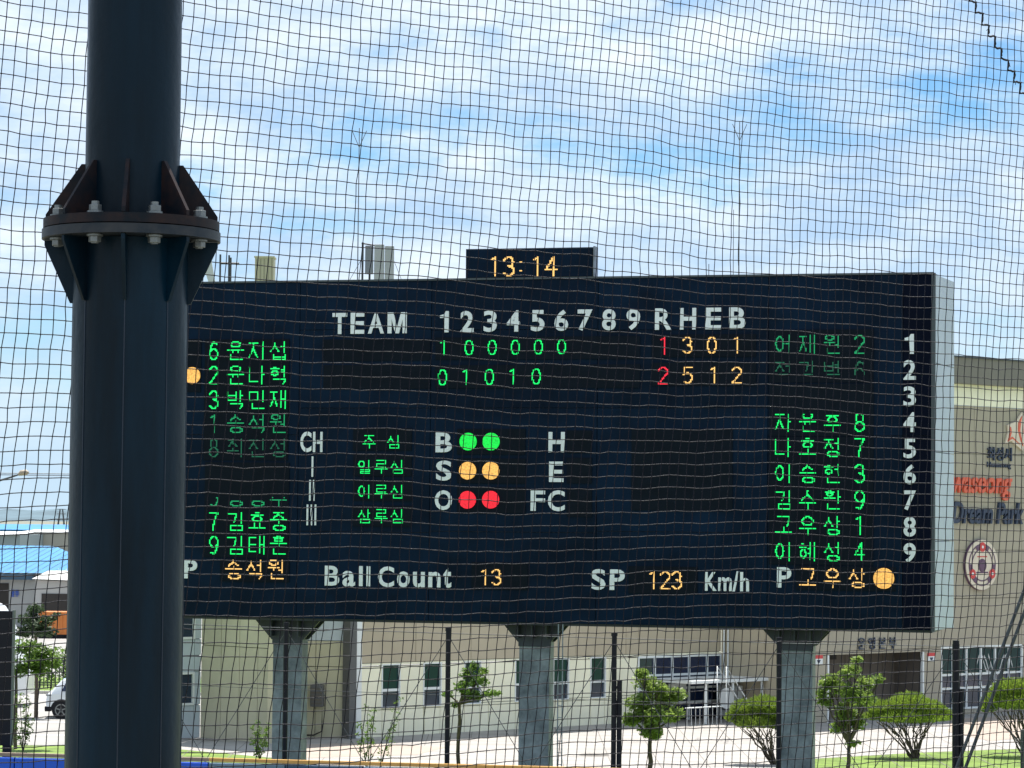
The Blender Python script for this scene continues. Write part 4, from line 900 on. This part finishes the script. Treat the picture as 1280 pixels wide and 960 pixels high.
for f in (.9, 4.7): MB().disc(WF, f, .36, -.22, .01, .36, k=20).build('wheel', blackp, wv)

# parked white car, mostly behind the pole
cy = gr(75, 899).y; cx0 = at(57, 880, cy).x
car = empty('parked_car', (cx0 + 2.2, cy, 0), 'white car in the car park, only its end showing left of the pole', 'car')
carp = mat('white_car_paint', (.72, .76, .80), .25, coat=.8, spec=.6)
CF = Frame((cx0, cy), (cx0 + 4.4, cy - .0))
def section(n, pr): return [CF.p(s_, n, z) for s_, z in pr]
side = [(.06, .34), (.0, .62), (.05, .98), (.22, 1.12), (.58, 1.50), (.95, 1.62), (2.1, 1.66), (2.85, 1.52), (3.5, 1.08), (4.25, .94), (4.42, .66), (4.38, .32)]
top_in = [(-.02, .34), (-.08, .6), (-.02, 1.0), (.16, 1.15), (.54, 1.55), (.95, 1.68), (2.1, 1.72), (2.85, 1.57), (3.55, 1.12), (4.33, .98), (4.5, .66), (4.45, .32)]
secs = [(.0, [(s_, z) if z < 1.05 else (s_, 1.05 + (z - 1.05) * .02) for s_, z in side]), (-.12, side), (-.9, top_in), (-1.68, side), (-1.8, [(s_, z) if z < 1.05 else (s_, 1.07) for s_, z in side])]
b = MB(); secs2 = [(-.0, [(s_, min(z, .98)) for s_, z in side]), (-.16, [(s_, z) for s_, z in side]), (-.9, top_in), (-1.64, side), (-1.8, [(s_, min(z, .98)) for s_, z in side])]
n = len(side)
for n_, pr in secs2: b.v += section(n_, pr)
for k in range(4):
    for j in range(n): a = k * n; b.f.append((a + j, a + n + j, a + n + (j + 1) % n, a + (j + 1) % n)); b.sm.append(True)
b.f.append(tuple(range(n))); b.f.append(tuple(reversed(range(4 * n, 5 * n)))); b.sm += [False] * 2
b.build('body', carp, car, bevel=.03)
MB().prism([CF.p(s_, n_, z) for s_, z, n_ in ((.62, 1.10, .01), (1.25, 1.10, .01), (1.25, 1.50, -.13), (.78, 1.46, -.13))], CF.n * -.02).build('side_window', glass2, car)
MB().prism([CF.p(s_, n_, z) for s_, z, n_ in ((1.33, 1.08, .01), (3.0, 1.08, .01), (2.65, 1.5, -.13), (1.33, 1.52, -.13))], CF.n * -.02).build('side_window', glass2, car)
MB().box(CF, 3.0, 3.2, .0, .16, 1.02, 1.16).build('wing_mirror', carp, car, bevel=.03)
MB().box(CF, .0, .22, -.1, .02, .92, .98).build('lamp', mat('lamp_lens', (.16, .17, .19), .2), car, bevel=.02)
MB().box(CF, -.04, .22, -1.7, .012, .30, .50).build('bumper', blackp, car, bevel=.03)
for s_ in (.62, 3.5):
    w_ = MB().disc(CF, s_, .37, -.24, .02, .37, k=24).build('wheel', blackp, car)
    MB().ring(CF, s_, .36, .02, .045, .20, .245, k=20).build('rim', zinc, w_)
    for j in range(5):
        t = R(72 * j + 18); d = Vector((math.cos(t), math.sin(t))); e = Vector((-d.y, d.x))
        MB().prism([CF.p(s_ + d.x * r + e.x * ww, .042, .36 + d.y * r + e.y * ww) for r, ww in ((.03, .03), (.22, .02), (.22, -.02), (.03, -.03))], CF.n * -.02).build('spoke', zinc, w_)
    MB().ring(CF, s_, .36, -.05, .006, .37, .43, 0, 180, k=14).build('wheel_arch', blackp, car)

# ---------------------------------------------------------------- net support pole
pc = at(160, 560, 9.0); X, Y = pc.x, 9.0
zf = at(166, 281, Y - .2).z
pole = empty('net_support_pole', (X, Y, 0), 'thick dark navy steel pole with a bolted flange joint, nearest at left', 'pole')
r_lo, r_up, r_fl = .1835, .1515, .282
def ringpts(r, n, z, off=0): return [Vector((X + r * math.cos(2 * math.pi * k / n + off), Y + r * math.sin(2 * math.pi * k / n + off), z)) for k in range(n)]
def cyl(r0, r1, z0, z1, n=72):
    b = MB(); a = ringpts(r0, n, z0); c = ringpts(r1, n, z1); b.v += a + c
    for k in range(n): b.f.append((k, (k + 1) % n, n + (k + 1) % n, n + k)); b.sm.append(True)
    b.q(a[::-1]); b.q(c); return b
cyl(r_lo, r_lo, 0, zf - .034).build('lower_shaft', navy, pole)
cyl(r_up, r_up * .985, zf + .034, 15.5).build('upper_shaft', navy, pole)
cyl(r_fl, r_fl, zf + .002, zf + .032).build('upper_flange', rust, pole, bevel=.003)
cyl(r_fl + .004, r_fl + .004, zf - .032, zf - .002).build('lower_flange', flgm, pole, bevel=.003)
def polar(ang, r, z):   # ang measured from the side facing the camera, positive to the right
    t = R(ang) ; base = math.atan2(-Y, -X); return Vector((X + r * math.cos(base + t), Y + r * math.sin(base + t), z))
def tang(ang): a = polar(ang, 1, 0) - Vector((X, Y, 0)); return Vector((-a.y, a.x, 0)).normalized()
for k in range(8):
    ga = -50.5 + 45 * k; t = tang(ga) * .006
    g = MB().prism([polar(ga, r_up - .01, zf + .034) - t, polar(ga, r_fl - .006, zf + .034) - t, polar(ga, r_fl - .006, zf + .05) - t, polar(ga, r_up + .012, zf + .215) - t, polar(ga, r_up - .01, zf + .215) - t], t * 2)
    g.build('gusset', rust, pole)
    g = MB().prism([polar(ga, r_lo - .01, zf - .034) - t, polar(ga, r_lo - .01, zf - .235) - t, polar(ga, r_lo + .01, zf - .235) - t, polar(ga, r_fl - .004, zf - .05) - t, polar(ga, r_fl - .004, zf - .034) - t], t * 2)
    g.build('gusset', navy, pole)
    MB().tube([polar(ga, r_lo + .0005, zf - .235), polar(ga, r_lo + .0005, 0)], .0022, 6).build('reflection_line', mat('reflection_line_tone', (.004, .013, .030), .35), pole)  # thin lighter beads added to draw vertical reflection lines on the shaft
    ba = -28 + 45 * k; c = polar(ba, .243, 0)
    def hexa(r, z0, z1, n=6):
        return MB().prism([Vector((c.x + r * math.cos(2 * math.pi * j / n + k), c.y + r * math.sin(2 * math.pi * j / n + k), z0)) for j in range(n)][::-1], Vector((0, 0, z1 - z0)))
    bo = hexa(.0125, zf - .062, zf + .071, 12).build('bolt', zinc, pole)
    hexa(.026, zf + .034, zf + .040, 18).build('washer', zinc, bo); hexa(.0205, zf + .040, zf + .060).build('nut', zinc, bo, bevel=.002)
    hexa(.026, zf - .040, zf - .034, 18).build('washer', zinc, bo); hexa(.0205, zf - .059, zf - .040).build('nut', zinc, bo, bevel=.002)

# ---------------------------------------------------------------- safety net (nearest layer apart from the pole)
na, nb = at(0, 480, 10.2), at(1280, 480, 13.8)
NF = Frame(na[:2], nb[:2])
cw, chh = .0497, .0524
cord = mat('brown_black_net_cord', (.005, .003, .008), .34, 0, spec=.16)
cordh = mat('twisted_net_cord', (.004, .003, .007), .5, 0, spec=.44, bump=.5, bscale=55)
_b = cordh.node_tree.nodes['Principled BSDF']; _b.inputs['Anisotropic'].default_value = .9
_t = cordh.node_tree.nodes.new('ShaderNodeCombineXYZ'); _t.inputs[0].default_value = NF.e.x; _t.inputs[1].default_value = NF.e.y
cordh.node_tree.links.new(_t.outputs[0], _b.inputs['Tangent'])
S0, NX = -1.4, 172; Z0, NZ = 6.0, 102
def node(i, j):
    s = S0 + i * cw; z = Z0 + j * chh
    v = Vector((s * .9, z * .9, 0)); a = noise.noise(v + Vector((3, 0, 5))); b = noise.noise(v * 1.3 + Vector((0, 9, 2)))
    h = noise.noise(Vector((i * .33, j * .12, 3.3))); g = noise.noise(Vector((i * .13, j * .4, 8.1)))
    r1 = noise.noise(Vector((i * 1.37 + .5, j * 1.91, 1.7))); r2 = noise.noise(Vector((i * 1.71, j * 1.23 + .5, 6.2)))
    ds = .085 * (z - 8.5) + .018 * a + .008 * g + .0042 * r1 + .008 * math.sin((s * 1.6 + z * 3.1))
    dz = .019 * b + .007 * h + .0042 * r2 + .009 * math.sin(s * 2.3 - z * 1.7)
    dn = .05 * noise.noise(v * .5 + Vector((7, 7, 7)))
    return NF.p(s + ds, dn, z + dz)
G = [[node(i, j) for j in range(NZ)] for i in range(NX)]
net = empty('safety_net', NF.p(2.8, 0, 0), 'dark knotted backstop net stretched across the whole view', 'net')
cr_ = .0019
def strand_mb(lines, flip):
    b = MB()
    for ln in lines:
        pts = []
        for k, p in enumerate(ln):
            pts.append(p)
        b.tube(pts, cr_, 6, caps=False)
    return b
# strands: drawn one by one, each a cord of the net; kept as two woven sets
strand_mb([[G[i][j] + NF.n * .0015 for i in range(NX)] for j in range(NZ)], 0).build('horizontal_cords', cordh, net, kind='stuff')
strand_mb([[G[i][j] - NF.n * .0015 for j in range(NZ)] for i in range(NX)], 1).build('vertical_cords', cord, net, kind='stuff')
kn = MB()
for i in range(NX):
    for j in range(NZ):
        p = G[i][j]; r = .0042; q = [p + NF.e * r, p + NF.n * r, p - NF.e * r, p - NF.n * r]; t, d = p + Vector((0, 0, r)), p - Vector((0, 0, r)); i0 = len(kn.v); kn.v += q + [t, d]
        for m_ in range(4): kn.f += [(i0 + m_, i0 + (m_ + 1) % 4, i0 + 4), (i0 + (m_ + 1) % 4, i0 + m_, i0 + 5)]; kn.sm += [True, True]
kn.build('knots', cord, net, kind='stuff')
# seam cord laced diagonally through the meshes at the upper right
su_, sz_ = NF.px(1222, 2); best = min(((G[i][j] - NF.p(su_, 0, sz_)).length, i, j) for i in range(NX) for j in range(NZ))
i, j = best[1], min(best[2] + 6, NZ - 1); i -= 6
pts = []
rnd = random.Random(9)
while i < NX - 2 and j > 2:
    p, q, r_ = G[i][j], G[i][j - 1], G[i + 1][j - 1]
    for k in range(3): pts.append(p.lerp(q, k / 3) + NF.n * .004 + NF.e * .003 * math.sin(k * 2.6 + i))
    for k in range(3): pts.append(q.lerp(r_, k / 3) + NF.n * .004 + Vector((0, 0, .003 * math.sin(k * 2.2 + j))))
    i += 1; j -= 1
    if j % 4 == 0: pass
b = MB(); b.tube(pts, .0056, 6)
for k in range(4, len(pts), 9):
    d = Vector((rnd.uniform(-.012, .012), -.004, rnd.uniform(-.02, .012))); b.tube([pts[k], pts[k] + d], .0022, 4)
b.build('lacing_cord', mat('black_lacing_cord', (.01, .01, .014), .6), net)
bpy.data.objects.remove(tmpo)
